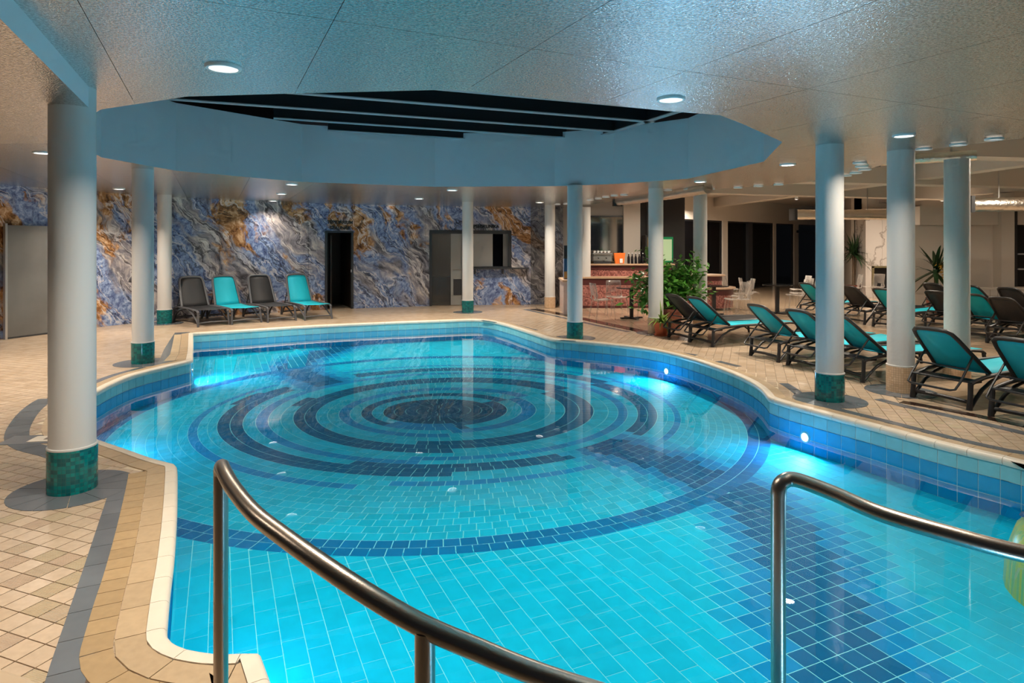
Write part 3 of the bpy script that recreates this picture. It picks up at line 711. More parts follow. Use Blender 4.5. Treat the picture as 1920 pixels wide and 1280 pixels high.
panel(ws(611), ws(660), DT, CZ); panel(ws(660), ws(711), 0, CZ); panel(ws(711), ws(797), 0, CZ); panel(ws(797), ws(807), 0, CZ)
panel(ws(807), ws(868), DT + .06, CZ); panel(ws(868), ws(939), DT + .06, CZ); panel(ws(939), ws(957), DT + .06, CZ)
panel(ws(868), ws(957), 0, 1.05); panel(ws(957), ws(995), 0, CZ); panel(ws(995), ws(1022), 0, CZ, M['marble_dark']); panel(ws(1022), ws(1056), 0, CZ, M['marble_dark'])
bk = MB()                                     # solid wall behind the panels, left open at the two doorways
for (p, q, z0, z1) in ((-145, 611, 0, CZ), (611, 660, DT, CZ), (660, 807, 0, CZ), (807, 957, DT + .06, CZ), (868, 957, 0, 1.05), (957, 1056, 0, CZ)):
    ss = np.linspace(ws(p), ws(q), 14)
    for s0, s1 in zip(ss[:-1], ss[1:]):
        n = len(bk.v); bk.v += [(*wpos(s0, -.002), z0), (*wpos(s1, -.002), z0), (*wpos(s1, -.002), z1), (*wpos(s0, -.002), z1), (*wpos(s0, -.15), z0), (*wpos(s1, -.15), z0), (*wpos(s1, -.15), z1), (*wpos(s0, -.15), z1)]
        bk.f += [(n, n + 1, n + 2, n + 3), (n + 5, n + 4, n + 7, n + 6), (n, n + 4, n + 5, n + 1), (n + 3, n + 2, n + 6, n + 7)]
bk.build('wall_core', M['anthracite'], wall)
def frame_at(xa, xb):
    a, b = wpos(ws(xa)), wpos(ws(xb)); t = (b - a); L_ = np.linalg.norm(t); return a, math.atan2(t[1], t[0]), L_
# doorway to the dark lobby
a, rz, L1 = frame_at(611, 660)
d1 = struct('door_1', 'dark open doorway in the marble wall'); d1.location = (*a, 0); d1.rotation_euler.z = rz
f = MB(); f.bb(-.03, .03, -.05, .06, 0, DT + .03); f.build('jamb', M['anthracite'], d1); MB().bb(L1 - .03, L1 + .03, -.05, .06, 0, DT + .03).build('jamb', M['anthracite'], d1)
MB().bb(-.03, L1 + .03, -.05, .06, DT - .01, DT + .04).build('head', M['anthracite'], d1)
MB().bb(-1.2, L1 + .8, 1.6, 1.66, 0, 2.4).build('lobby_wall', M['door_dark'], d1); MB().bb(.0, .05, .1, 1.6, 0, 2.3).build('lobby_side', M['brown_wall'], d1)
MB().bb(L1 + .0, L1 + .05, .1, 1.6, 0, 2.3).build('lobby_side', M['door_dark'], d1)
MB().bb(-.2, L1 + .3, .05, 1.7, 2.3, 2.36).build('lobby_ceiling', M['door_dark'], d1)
lf_ = MB().box((L1 * .34, .62, 1.0), (.045, .70, 1.95), R(-8)).build('open_leaf', M['door_dark'], d1); MB().bb(.16, .2, 1.57, 1.6, 1.3, 1.4).build('light_switch', M['wood_top'], d1)
MB().bb(L1 - .05, L1 - .02, -.07, -.05, .98, 1.05).build('latch', M['steel_light'], d1)
# glazed reception: door and serving window
a, rz, L2 = frame_at(807, 957)
d2 = struct('door_2', 'glazed reception door and sliding window in a dark frame'); d2.location = (*a, 0); d2.rotation_euler.z = rz
LD = frame_at(807, 868)[2]
for x0, x1, z0, z1 in ((-.03, .04, 0, DT + .06), (LD - .04, LD + .04, 0, DT + .06), (L2 - .07, L2 + .02, 1.05, DT + .06)): MB().bb(x0, x1, -.06, .06, z0, z1).build('frame_post', M['anthracite'], d2)
MB().bb(-.03, L2 + .02, -.06, .06, DT - .02, DT + .08).build('frame_head', M['anthracite'], d2); MB().bb(LD, L2 + .02, -.06, .06, 1.05, 1.10).build('frame_sill', M['anthracite'], d2)
MB().bb(.04, LD * .68, -.01, .01, .02, DT).build('pane', M['pane'], d2); p_ = MB().bb(LD * .62, LD - .04, -.03, -.015, .02, DT).build('pane', mat('pale_door_glass', (.34, .34, .32), .2), d2)
MB().tube([(LD * .68, -.06, 1.02), (LD * .95, -.06, 1.02)], .012).build('handle', M['steel_light'], d2)
MB().bb(LD * .7, LD - .05, -.045, -.03, .3, .75).build('door_notice', M['anthracite'], d2)
MB().bb(LD + .04, LD + (L2 - LD) * .62, -.02, -.008, 1.1, DT - .02).build('sliding_pane', mat('milky_glass', (.36, .35, .33), .25), d2)
MB().bb(LD + (L2 - LD) * .60, LD + (L2 - LD) * .86, .1, .13, 1.1, DT).build('dark_opening', M['black_glass'], d2); MB().bb(LD + (L2 - LD) * .84, L2 - .07, -.01, .01, 1.1, DT).build('side_pane', M['frost'], d2)
MB().bb(-.2, L2 + .2, 1.9, 1.95, 0, 2.5).build('office_wall', M['grey_wall'], d2); MB().bb(-.25, -.2, .16, 1.95, 0, 2.5).build('office_side', M['grey_wall'], d2)
MB().bb(L2 + .2, L2 + .25, .16, 1.95, 0, 2.5).build('office_side', M['grey_wall'], d2); MB().bb(-.25, L2 + .25, .16, 1.95, 2.5, 2.55).build('office_ceiling', M['grey_wall'], d2)
MB().bb(.1, .7, 1.1, 1.85, 0, .75).build('office_desk', M['door_dark'], d2)
area('office_light', (L2 * .4, 1.0, 2.45), 10, .5, NEUTRAL, (0, 0, 0), d2)
sh = thing('serving_shelf', 'long black shelf below the sliding reception window', 'shelf', (*wpos(ws(868)), 1.03), rz)
MB().bb(.1, frame_at(868, 988)[2], -.32, .03, 0, .035).build('board', M['anthracite'], sh); MB().bb(.3, .33, -.25, .02, -.14, 0).build('bracket', M['anthracite'], sh); MB().bb(1.1, 1.13, -.25, .02, -.14, 0).build('bracket', M['anthracite'], sh)
# frosted glass panel at the far left
s0, s1 = ws(4), ws(104); a, b = wpos(s0, .12), wpos(s1, .12)
gd = struct('door_3', 'tall frosted glass door before the marble wall'); gd.location = (*a, 0); gd.rotation_euler.z = math.atan2(*(b - a)[::-1]); L3 = np.linalg.norm(b - a)
MB().bb(0, L3, -.01, .01, .03, 2.07).build('pane', M['frost'], gd); MB().bb(-.04, 0, -.03, .03, 0, 2.1).build('frame_post', M['steel_light'], gd); MB().bb(0, L3, -.02, .02, 0, .03).build('bottom_rail', M['anthracite'], gd)
def lettering(name, label, lines, xa, xb, z, size):
    a, rz, L_ = frame_at(xa, xb); o = thing(name, label, 'sign', (0, 0, 0))
    for k, txt in enumerate(lines):
        cu = bpy.data.curves.new('word', 'FONT'); cu.body = txt; cu.size = size; cu.align_x = 'CENTER'; cu.extrude = .006; cu.offset = .004; cu.materials.append(M['ink'])
        t = bpy.data.objects.new('word', cu); C.objects.link(t); t.parent = o
        c = a + np.array((math.cos(rz), math.sin(rz))) * L_ / 2 + np.array((math.sin(rz), -math.cos(rz))) * .04
        t.location = (c[0], c[1], z - k * size * 1.25); t.rotation_euler = (R(90), 0, rz)
lettering('wall_lettering', 'black TEPIDÁRIUM SZAUNÁK lettering above the dark doorway', ['TEPIDÁRIUM', 'SZAUNÁK'], 611, 663, 2.28, .12)
lettering('wall_lettering', 'black SZÉPSÉGKLINIKA lettering above the glazed reception window', ['SZÉPSÉGKLINIKA'], 857, 952, 2.20, .125)

def to_mesh(o):
    bpy.context.view_layer.update(); me = bpy.data.meshes.new_from_object(o.evaluated_get(bpy.context.evaluated_depsgraph_get()))
    n = bpy.data.objects.new('word', me); mw = o.matrix_basis.copy(); p = o.parent; bpy.data.objects.remove(o); C.objects.link(n); n.parent = p; n.matrix_basis = mw
    if not me.materials: me.materials.append(M['ink'])
    return n
for o in [o for o in C.objects if o.type == 'FONT']: to_mesh(o)
# ------------------------------------------------------------------ ceiling lamps
def downlight(X, Y, z, label, power, r=.105, col=WARM, dim=False, group='recessed ceiling downlights'):
    o = thing('downlight', label, 'downlight', (X, Y, z), 0, group)
    MB().lathe([(r * .99, .004), (r, -.008), (r * .96, -.016), (r * .80, -.016), (r * .78, .0)], 28).build('trim_ring', M['trim_white'], o, True)
    if not dim: MB().lathe([(r * .80, -.010), (r * .70, -.004)], 28).build('glow_ring', M['lens_edge'], o, True)
    n = 28; l = MB(); rr = r * (.70 if not dim else .79); l.v = [(rr * math.cos(-2 * math.pi * k / n), rr * math.sin(-2 * math.pi * k / n), -.004) for k in range(n)]; l.f = [tuple(range(n))]
    l.build('lens', M['lens_dim'] if dim else M['lens'], o)
    if power: area('lamp_light', (0, 0, -.03), power, .16, col, (0, 0, 0), o, spread=130)
    return o
DP = 43
for X, Y, lab, p in [(*cz(419, 125), 'large round downlight in the blue-lit ceiling above the nearest column', DP * .7),
        (*cz(1258, 184.5), 'round downlight in the metal ceiling at the right end of the skylight', DP),
        (*cz(1695, 253), 'round downlight just in front of the rough tan-footed column top', DP * .55),
        (*cz(1477, 308), 'round downlight beside the right tip of the ceiling well', DP),
        (*cz(1313, 340), 'round downlight before the column top behind the ficus', DP),
        (*cz(80, 285.5), 'round downlight half hidden by the nearest column', DP * 1.1),
        (*cz(223, 353.5), 'round downlight between the nearest column and the frosted glass door', DP * 1.3),
        (*cz(547, 345), 'round downlight under the well edge above the loungers', DP * 1.4),
        (*cz(528, 363), 'small round downlight near the lounger wall, middle of three', DP * .9),
        (*cz(512, 376), 'small round downlight closest to the marble wall above the loungers', DP * .35),
        (*cz(848, 356), 'round downlight under the well edge left of the reception column', DP * 1.5),
        (*cz(786, 372), 'round downlight above the doorway half of the marble wall', DP * .9),
        (*cz(733, 385), 'round downlight right at the marble wall past the dark doorway', 0),
        (*cz(1012, 379), 'round downlight near the tan-footed column by the bar', DP * 1.1),
        (*cz(926, 389.5), 'round downlight close to the reception lettering', DP * .15),
        (-3.2, 2.2, 'downlight over the near deck behind the fascia', DP * .55), (1.9, 2.2, 'downlight over the pool steps', DP * .8), (-1.0, 2.6, 'downlight over the pool end by the handrail', DP * .6),
        (-6.2, 5.0, 'downlight over the wide deck at the left', DP * .9), (-7.4, 9.0, 'downlight over the deck before the frosted door', DP * 1.2)]:
    z = CZ if not (X < -2.5 and Y < 5.5 and X > -6.6) else zz0
    downlight(X, Y, z, lab, p)
edge_l = [(1864, 257.5), (1797, 268), (1732, 276.5), (1612, 303), (1616, 310), (1622, 315.5), (1605, 322), (1586, 327), (1460, 344), (1422, 347), (1384, 350), (1332, 352.5), (1290, 353), (1252, 355), (1170, 364), (1152, 365.5), (1136, 368), (1122, 371), (1107, 373.5), (1062, 381), (1045, 382)]
names = ['first small ring light on the ceiling edge from the right', 'second small ring light on the ceiling edge from the right', 'third small ring light on the ceiling edge, left of a column top', 'farthest forward of five clustered ring lights beside the blue column', 'second of five clustered ring lights beside the blue column', 'third of five clustered ring lights beside the blue column', 'fourth of five clustered ring lights beside the blue column', 'last of five clustered ring lights, touching the blue column',
         'rightmost of three ring lights left of the blue column', 'middle of three ring lights left of the blue column', 'leftmost of three ring lights left of the blue column', 'ring light right of the column behind the ficus', 'ring light left of the column behind the ficus', 'ring light over the silver duct', 'ring light over the bar, rightmost of the bar row', 'ring light over the bar, second of the bar row', 'ring light over the bar, third of the bar row', 'ring light over the bar, fourth of the bar row', 'ring light over the bar nearest the far pool corner column', 'ring light behind the far pool corner column', 'ring light beside the tan-footed column top']
for (x, y), nm in zip(edge_l, names): downlight(*cz(x, y), CZ - .012, nm, 0, .085, dim=True, group='small ring lights along the ceiling edge')

# ------------------------------------------------------------------ lounge shell
LZ = 3.45
hall = struct('ceiling_lounge', 'white lounge ceiling with beams')
holed(medge + [(22, -3), (22, 34), (1.5, 34)], [], LZ, True).build('ceiling_plane', M['lounge_white'], hall)
for (x0, y0, x1, y1, zb, wd_) in ((4.6, 13.2, 19.5, 16.2, 3.02, .45), (5.2, 9.6, 19, 11.8, 3.05, .4), (3.2, 15.6, 19.5, 20.3, 3.0, .4), (9.5, 9.0, 7.5, 24.0, 3.12, .35), (14.5, 8, 12.5, 22, 3.12, .35), (5.6, 7.0, 19, 8.3, 3.1, .35)):
    L_ = math.hypot(x1 - x0, y1 - y0); MB().box(((x0 + x1) / 2, (y0 + y1) / 2, (zb + LZ) / 2), (L_, wd_, LZ - zb), math.atan2(y1 - y0, x1 - x0)).build('ceiling_beam', M['lounge_white'], hall)
gw = struct('wall_glass', 'dark glazed lounge front with pale posts')
A, B = np.array((4.0, 20.6)), np.array((14.0, 29.4)); gl = np.linalg.norm(B - A); gz = math.atan2(*(B - A)[::-1]); gw.location = (*A, 0); gw.rotation_euler.z = gz
def gs_(xp):      # distance along the glass front for a pixel column
    k = (xp - 960) / F_PX; d = (B - A) / gl; return (k * A[1] - A[0]) / (d[0] - k * d[1])
GT = 2.62
MB().bb(-1, gl + 1, -.1, .15, GT, LZ).build('bulkhead', M['lounge_white'], gw)
posts = [(1170, 1187), (1247, 1258), (1352, 1361), (1447.5, 1452), (1486, 1494), (1545, 1553)]
for a_, b_ in posts: MB().bb(gs_(a_), gs_(b_), -.08, .1, 0, GT).build('post', M['lounge_white'], gw)
for (a_, b_) in zip(posts[:-1], posts[1:]):
    x0, x1 = gs_(a_[1]), gs_(b_[0]); fr_ = MB(); fr_.bb(x0, x0 + .05, -.03, .03, 0, GT); fr_.bb(x1 - .05, x1, -.03, .03, 0, GT); fr_.bb(x0, x1, -.03, .03, 0, .06); fr_.bb(x0, x1, -.03, .03, GT - .06, GT)
    pn = MB().bb(x0 + .05, x1 - .05, -.008, .008, .06, GT - .06).build('pane', M['black_glass'], gw); fr_.build('pane_frame', M['dark_steel'], pn)
MB().bb(gs_(1398), gs_(1406), -.12, .0, 0, GT).build('mid_post', M['anthracite'], gw)
MB().bb(gs_(1490), gs_(1540), -.14, -.03, 2.25, 2.36).build('door_closer_rail', M['dark_steel'], gw)
MB().bb(-1.0, gl + 2, .6, .65, 0, LZ).build('night_backing', M['black_glass'], gw)
rw = struct('wall_right', 'white lounge wall with a fireplace')
MB().bb(11.55, 19, 21.6, 21.8, 0, LZ).build('plaster_face', M['lounge_white'], rw); MB().prism([(11.55, 21.6), (11.8, 21.6), (14.2, 27.6), (14.0, 27.6)], 0, LZ).build('plaster_return', M['lounge_white'], rw)
MB().bb(18.6, 18.8, 4, 21.6, 0, LZ).build('side_face', M['lounge_white'], rw)
fp = thing('fireplace', 'white veined marble chimney breast with a dark square hearth', 'fireplace', (12.6, 20.9, 0))
x0, x1 = (1623 - 960) / F_PX * 20.9 - 12.6, (1748 - 960) / F_PX * 20.9 - 12.6
for k in range(4): MB().bb(x0 + (x1 - x0) * k / 4 + .003, x0 + (x1 - x0) * (k + 1) / 4 - .003, 0, .65, 1.0 if k < 3 else 0, 2.9).build('marble_slab', M['white_marble'], fp)
MB().bb(x0, x0 + .25, .0, .65, 0, 1.0).build('cheek', M['white_marble'], fp); MB().bb(x0 + .25, x0 + (x1 - x0) * .75, .0, .65, 0, .28).build('hearth_base', M['white_marble'], fp)
MB().bb(x0 + .25, x0 + (x1 - x0) * .75, .35, .6, .28, 1.0).build('firebox', M['beamweb'], fp)
fr_ = MB(); fr_.bb(x0 + .2, x0 + .27, -.03, .02, .25, 1.02); fr_.bb(x0 + .2, x0 + (x1 - x0) * .75, -.03, .02, .97, 1.03); fr_.build('hearth_frame', M['olive'], fp)
lettering_t = thing('wall_lettering', 'small dark TERASZ lettering on the white wall beside the blue column', 'sign')
cu = bpy.data.curves.new('word', 'FONT'); cu.body = 'TERASZ'; cu.size = .2; cu.align_x = 'RIGHT'; cu.extrude = .005; cu.materials.append(M['ink'])
t_ = bpy.data.objects.new('word', cu); C.objects.link(t_); t_.parent = lettering_t
t_.location = ((1591 - 960) / F_PX * 21.4 + .72, 21.56, 1.48); t_.rotation_euler = (R(90), 0, 0); cu.align_x = 'CENTER'
t_.location.x = (1591 - 960) / F_PX * 21.56 - .0
t_.location = (11.55 + .02, 21.56, 1.5)
to_mesh(t_)
# low tiled parapet, pilaster and dark window at the right
pr = thing('tiled_parapet', 'low white square-tiled parapet behind the charcoal loungers at the right', 'parapet', (13.0, 16.6, 0))
MB().bb(-.9, 4.5, 0, .25, 0, .55).build('tiled_face', M['white_tile'], pr); MB().bb(-.95, 4.5, -.03, .28, .55, .60).build('cap', M['lounge_white'], pr)
pl = struct('wall_pilaster', 'white pilaster beside the dark window'); MB().bb(13.0, 13.35, 17.0, 17.3, 0, 3.1).build('shaft', M['lounge_white'], pl)
MB().bb(10.9, 12.95, 17.3, 17.5, 0, 2.25).build('half_wall', M['lounge_white'], pl); MB().bb(10.9, 19, 17.1, 17.5, 2.25, 2.75).build('lintel', M['lounge_white'], pl)
wn = struct('window_2', 'tall dark window at the right edge'); MB().bb(13.4, 18, 17.1, 17.12, .6, 2.6).build('pane', M['black_glass'], wn); MB().bb(13.36, 13.46, 17.04, 17.14, .6, 2.7).build('frame', M['dark_steel'], wn)
MB().bb(13.46, 14.4, 17.0, 17.1, 1.45, 1.49).build('shelf_bar', M['beam'], wn); MB().bb(13.46, 14.4, 17.0, 17.1, 1.05, 1.09).build('shelf_bar', M['beam'], wn)
for X, Y, p in ((6.5, 13.5, 75), (10.0, 12.0, 75), (8.0, 18.0, 110), (12.5, 18.6, 110), (3.6, 16.6, 80), (13.5, 12, 65), (7.0, 8.6, 60), (10, 8.0, 50), (6.2, 21.5, 80)):  # lamps added as warm ambient fill for the lounge
    o = thing('fill_spot', 'small white spot lamp added as fill under the lounge ceiling near %s' % ('the bar' if X < 4 else 'the loungers' if Y < 13 else 'the fireplace' if X > 11 else 'the clear chairs'), 'spot lamp', (X, Y, 3.0), 0, 'added lounge fill spots')
    MB().lathe([(.0, .45), (.012, .45), (.012, .07), (.045, .06), (.05, 0), (.04, -.01)], 12).build('housing', M['trim_white'], o, True)
    l = MB(); l.v = [(.04 * math.cos(-2 * math.pi * k / 12), .04 * math.sin(-2 * math.pi * k / 12), -.008) for k in range(12)]; l.f = [tuple(range(12))]; l.build('lens', M['lens_edge'], o)
    area('lamp_light', (0, 0, -.04), p, .1, WARM, (0, 0, 0), o, spread=175)
fill_names = ['over the clear chairs beside the second table', 'over the back row of loungers', 'between the chairs and the fireplace', 'in front of the fireplace', 'over the bar counter', 'at the right over the charcoal loungers', 'behind the right tan-footed column', 'over the large teal lounger', 'before the dark glass front']
for o, nm in zip([o for o in C.objects if o.name.startswith('fill_spot')], fill_names): o['label'] = 'small white spot lamp added as fill, hanging ' + nm
def duct(path, r, label):
    o = thing('air_duct', label, 'duct', path[0]); P = [Vector(p) - Vector(path[0]) for p in path]
    pts = []; rr = []
    for a_, b_ in zip(P[:-1], P[1:]):
        n = max(2, int((b_ - a_).length / .06))
        for k in range(n): pts.append(a_.lerp(b_, k / n)); rr.append(r * (1 + .035 * math.sin(k * 2.1) + random.uniform(-.02, .02)))
    pts.append(P[-1]); rr.append(r)
    MB().tube(pts, rr, 16).build('foil_hose', M['duct'], o, True)
    d = (P[1] - P[0]).normalized(); MB().box(-d * .03, (.07, r * 2.3, r * 2.3), math.atan2(d.y, d.x)).build('end_collar', M['dark_steel'], o)
    for q in (.25, .75):
        c = P[0].lerp(P[-1], q); MB().bb(c.x - .012, c.x + .012, c.y - .004, c.y + .004, c.z + r * .9, 3.45 - path[0][2]).build('hanger_strap', M['steel_light'], o)
duct([(2.55, 15.4, 2.76), (3.25, 13.0, 2.74), (3.6, 11.75, 2.75)], .10, 'crumpled silver duct above the bar side columns')
duct([(7.5, 17.0, 2.52), (10.2, 17.2, 2.52)], .135, 'silver duct running from the blue column to the rough column')
duct([(9.3, 13.0, 2.53), (11.5, 12.8, 2.53)], .145, 'silver duct at the right edge below the beams')
duct([(5.35, 9.3, 2.93), (6.35, 8.75, 2.93)], .075, 'short glittering silver duct between two column tops')

# ------------------------------------------------------------------ loungers
def lounger(name, label, sling, frame, back, group, x0=.05, Lh=.80, hg=.78, tp=.07):
    o = thing(name, label, 'lounger', (0, 0, 0), 0, group); W2 = .30; xh = x0 - .05
    for s in (-1, 1):
        y = s * W2
        MB().tube([(x0, y, .265), (x0 + .07, y, .285), (x0 + .25, y, .315), (.6, y, .335), (1.2, y, .34), (1.7, y, .335), (1.86, y, .32), (1.9, y, .29)], .026, 8, True, .75).build('side_rail', frame, o, True)
        lg = MB().tube([(x0, y, .27), (x0 - .005, y, .15), (x0 - .02, y, .0)], [.026, .024, .03], 8).build('leg', frame, o, True)
        MB().tube([(x0, y, .02), (xh + .13, y, .10), (xh + .24, y, .19), (xh + .40, y, .265), (xh + .62, y, .315), (xh + .8, y, .33)], .021, 8, True, .8).build('arch_brace', frame, lg, True)
        lg = MB().tube([(1.88, y, .31), (1.90, y * 1.03, .15), (1.93, y * 1.06, .0)], [.024, .022, .022], 8).build('leg', frame, o, True)
        MB().tube([(1.91, y * 1.04, .05), (1.78, y, .13), (1.6, y, .22), (1.4, y, .29), (1.2, y, .325)], .018, 8, True, .8).build('arch_brace', frame, lg, True)
    for x, z, r in ((x0, .075, .02), (1.90, .08, .014)): MB().tube([(x, -W2, z), (x, 0, z + .01), (x, W2, z)], r, 8).build('floor_stretcher', frame, o, True)
    MB().bb(xh + .10, xh + .24, -W2, W2, .262, .285).build('head_plate', frame, o)
    sl = MB(); n = 10
    for k in range(n + 1):
        x = hg - .04 + (1.92 - hg) * k / n; zz = .352 - .018 * math.sin(math.pi * k / n)
        sl.v += [(x, -W2 + .015, zz), (x, 0, zz - .012), (x, W2 - .015, zz)]
    sl.f = [(3 * k + j, 3 * k + 3 + j, 3 * k + 4 + j, 3 * k + 1 + j) for k in range(n) for j in (0, 1)]
    so = sl.build('seat_sling', sling, o, True); md = so.modifiers.new('t', 'SOLIDIFY'); md.thickness = .006
    ca, sa = math.cos(back), math.sin(back); bp = lambda d, y, k=0.0: (hg - d * ca - k * sa, y * (1 - tp / W2 * d / Lh), .35 + d * sa - k * ca)
    fr_ = MB(); path = [bp(0, -W2 + .02)] + [bp(Lh * q, -W2 + .02 + .012 * q) for q in (.4, .8)] + [bp(Lh * .93, -W2 + .045), bp(Lh * .985, -W2 + .09), bp(Lh, -.12), bp(Lh * 1.005, 0), bp(Lh, .12), bp(Lh * .985, W2 - .09), bp(Lh * .93, W2 - .045)] + [bp(Lh * q, W2 - .02 - .012 * q) for q in (.8, .4)] + [bp(0, W2 - .02)]
    bo_ = fr_.tube(path, .026, 8, True, .8).build('backrest_frame', frame, o, True)
    bs_ = MB(); n = 8
    for k in range(n + 1):
        d = Lh * .985 * k / n; hw = W2 - .03 - (.05 if k == n else 0)
        bs_.v += [bp(d, -hw), bp(d, 0, .02 * math.sin(math.pi * k / n)), bp(d, hw)]
    bs_.f = [(3 * k + j, 3 * k + 1 + j, 3 * k + 4 + j, 3 * k + 3 + j) for k in range(n) for j in (0, 1)]
    so = bs_.build('back_sling', sling, bo_, True); md = so.modifiers.new('t', 'SOLIDIFY'); md.thickness = .006
    a_ = bp(Lh * .42, 0); q_ = min(.9, a_[2] / .66)
    MB().tube([bp(Lh * .42, -W2 + .02, .02), (a_[0] - .22, -W2 + .04, a_[2] - .30 * q_), (a_[0] - .30, -W2 + .05, a_[2] - .40 * q_), (a_[0] - .315, -W2 + .09, a_[2] - .415 * q_), (a_[0] - .315, W2 - .09, a_[2] - .415 * q_), (a_[0] - .30, W2 - .05, a_[2] - .40 * q_), (a_[0] - .22, W2 - .04, a_[2] - .30 * q_), bp(Lh * .42, W2 - .02, .02)], .012, 6).build('prop_loop', frame, o, True)
    MB().tube([(a_[0] - .22, -W2 + .04, a_[2] - .30 * q_), (a_[0] - .22, W2 - .04, a_[2] - .30 * q_)], .010, 6).build('prop_rung', frame, o, True)
    MB().tube([(a_[0] - .12, -W2 + .03, a_[2] - .16 * q_), (a_[0] - .12, W2 - .03, a_[2] - .16 * q_)], .010, 6).build('prop_rung', frame, o, True)
    return o
G1, G2, G3 = 'front row of loungers at the right pool edge', 'back row of loungers at the right', 'four loungers before the marble wall'
protos = {}
def put(kind, X, Y, rz, label, group):
    sl = M['teal_mesh'] if kind[0] == 't' else M['char_mesh']; wl = kind.endswith('w')
    if kind not in protos:
        o = protos[kind] = lounger('sun_lounger', label, sl, M['lframe_grey'] if wl else M['lframe'], R(62) if wl else R(41), group, .30 if wl else .05, .72 if wl else .70, .78 if wl else .40, .02 if wl else .075)
    else: o = copy_tree(protos[kind])
    o.location = (X, Y, 0); o.rotation_euler.z = rz; tag(o, label, 'lounger', group)
def head_at(p1, p2=None, rz=None):          # from the two feet at the head end, or one foot and a heading
    a_ = np.array(at(*p1))
    if p2 is not None:
        b_ = np.array(at(*p2)); t = b_ - a_; rz = math.atan2(t[1], t[0]) + R(90); c = (a_ + b_) / 2
    else: c = a_ + np.array((math.sin(rz), -math.cos(rz))) * .30
    return c - np.array((math.cos(rz), math.sin(rz))) * .03, rz
for kind, p1, p2, rz, lab in (
        ('c', (1254, 632), None, R(22), 'charcoal lounger beside the small red flowerpot, first of the poolside row'),
        ('t', (1292.5, 641), (1337, 651), None, 'teal lounger overlapping the charcoal one, with its full seat in view'),
        ('t', (1405, 666), (1462, 680), None, 'teal lounger between the arched-leg one and the blue column'),
        ('t', (1477, 684), None, R(22), 'teal lounger whose backrest touches the left side of the blue column'),
        ('t', (1556, 700), (1614, 716), None, 'teal lounger half hidden behind the blue column'),
        ('t', (1713.5, 745.5), (1815, 768), None, 'large teal lounger in full view beside the rough tan-footed column'),
        ('t', (1858, 780), None, R(22), 'teal lounger cut by the right picture edge, nearest of all')):
    c, r_ = head_at(p1, p2, rz); put(kind, c[0], c[1], r_, lab, G1)
for kind, X, Y, rz, lab in (
        ('t', 7.0, 15.1, R(20), 'teal lounger backrest peeking out left of the blue column in the back row'),
        ('c', 7.41, 13.98, R(22), 'charcoal lounger between the blue and the rough column in the back row'),
        ('t', 7.66, 13.14, R(22), 'teal lounger just left of the rough column in the back row'),
        ('c', 8.30, 12.45, R(22), 'charcoal lounger right of the rough column, nearer of two'),
        ('c', 9.9, 15.0, R(22), 'charcoal lounger right of the rough column, farther of two'),
        ('t', 10.2, 14.2, R(22), 'teal lounger seat just left of the rear white column'),
        ('t', 8.45, 11.65, R(22), 'teal lounger just right of the rear white column'),
        ('c', 8.39, 10.9, R(22), 'charcoal lounger at the right edge, nearer of two'),
        ('c', 10.45, 13.4, R(22), 'charcoal lounger at the right edge, farther of two')):
    if kind == 'c' and rz > 3: rz = R(22)
    put(kind, X, Y, rz, lab, G2)
for kind, p1, p2, hd, lab in (('cw', (371, 613), (430, 609), -46, 'charcoal lounger next to the teal-footed column by the marble wall'),
        ('tw', (435, 608), (490, 605), -47, 'teal lounger between the two charcoal ones by the marble wall'),
        ('cw', (502, 604), (555, 601.5), -49, 'charcoal lounger between the two teal ones by the marble wall'),
        ('tw', (572, 601), (622, 597.5), -52, 'teal lounger beside the dark doorway by the marble wall')):
    a_, b_ = np.array(at(*p1)), np.array(at(*p2)); c = (a_ + b_) / 2; rz = R(-90) + math.atan2(*(b_ - a_)[::-1])
    rz = R(hd)
    c = c - np.array((math.cos(rz), math.sin(rz))) * 1.92; put(kind, c[0], c[1], rz, lab, G3)

# ------------------------------------------------------------------ handrails
def rail(label, path, posts_, r=.024):
    o = thing('handrail', label, 'handrail', (path[0][0], path[0][1], 0))
    b0 = Vector((path[0][0], path[0][1], 0)); P = [np.array(p) for p in path]
    pts = []; n = len(P)
    for i in range(n - 1):
        p0, p1, p2, p3 = [P[max(0, min(n - 1, k))] for k in (i - 1, i, i + 1, i + 2)]
        for t in np.linspace(0, 1, 8, endpoint=False): pts.append(.5 * (2 * p1 + (p2 - p0) * t + (2 * p0 - 5 * p1 + 4 * p2 - p3) * t * t + (3 * p1 - p0 - 3 * p2 + p3) * t ** 3))
    pts.append(P[-1]); MB().tube([Vector(p) - b0 for p in pts], r, 20).build('rail', M['steel'], o, True)
    for (x, y, z0, z1) in posts_:
        MB().tube([Vector((x, y, z0)) - b0, Vector((x, y, z1)) - b0], r * .98, 18).build('post', M['steel'], o, True)
        MB().lathe([(.024, .0), (.05, .0), (.05, .008), (.03, .012), (.024, .02)], 18, Vector((x, y, z0)) - b0).build('foot_flange', M['steel'], o, True)
rail('curved brushed steel handrail rising from the coping and sweeping down to the front', [(-.987, 2.17, .93), (-.975, 2.15, .958), (-.93, 2.07, .966), (-.853, 1.96, .957), (-.723, 1.80, .945), (-.60, 1.689, .93), (-.48, 1.596, .91), (-.351, 1.516, .88), (-.213, 1.456, .84), (-.083, 1.43, .80), (.089, 1.402, .75), (.45, 1.37, .66), (.9, 1.35, .54)],
     [(-.987, 2.17, .012, .94), (-.197, 1.448, .012, .83), (.86, 1.35, FZ, .55)])
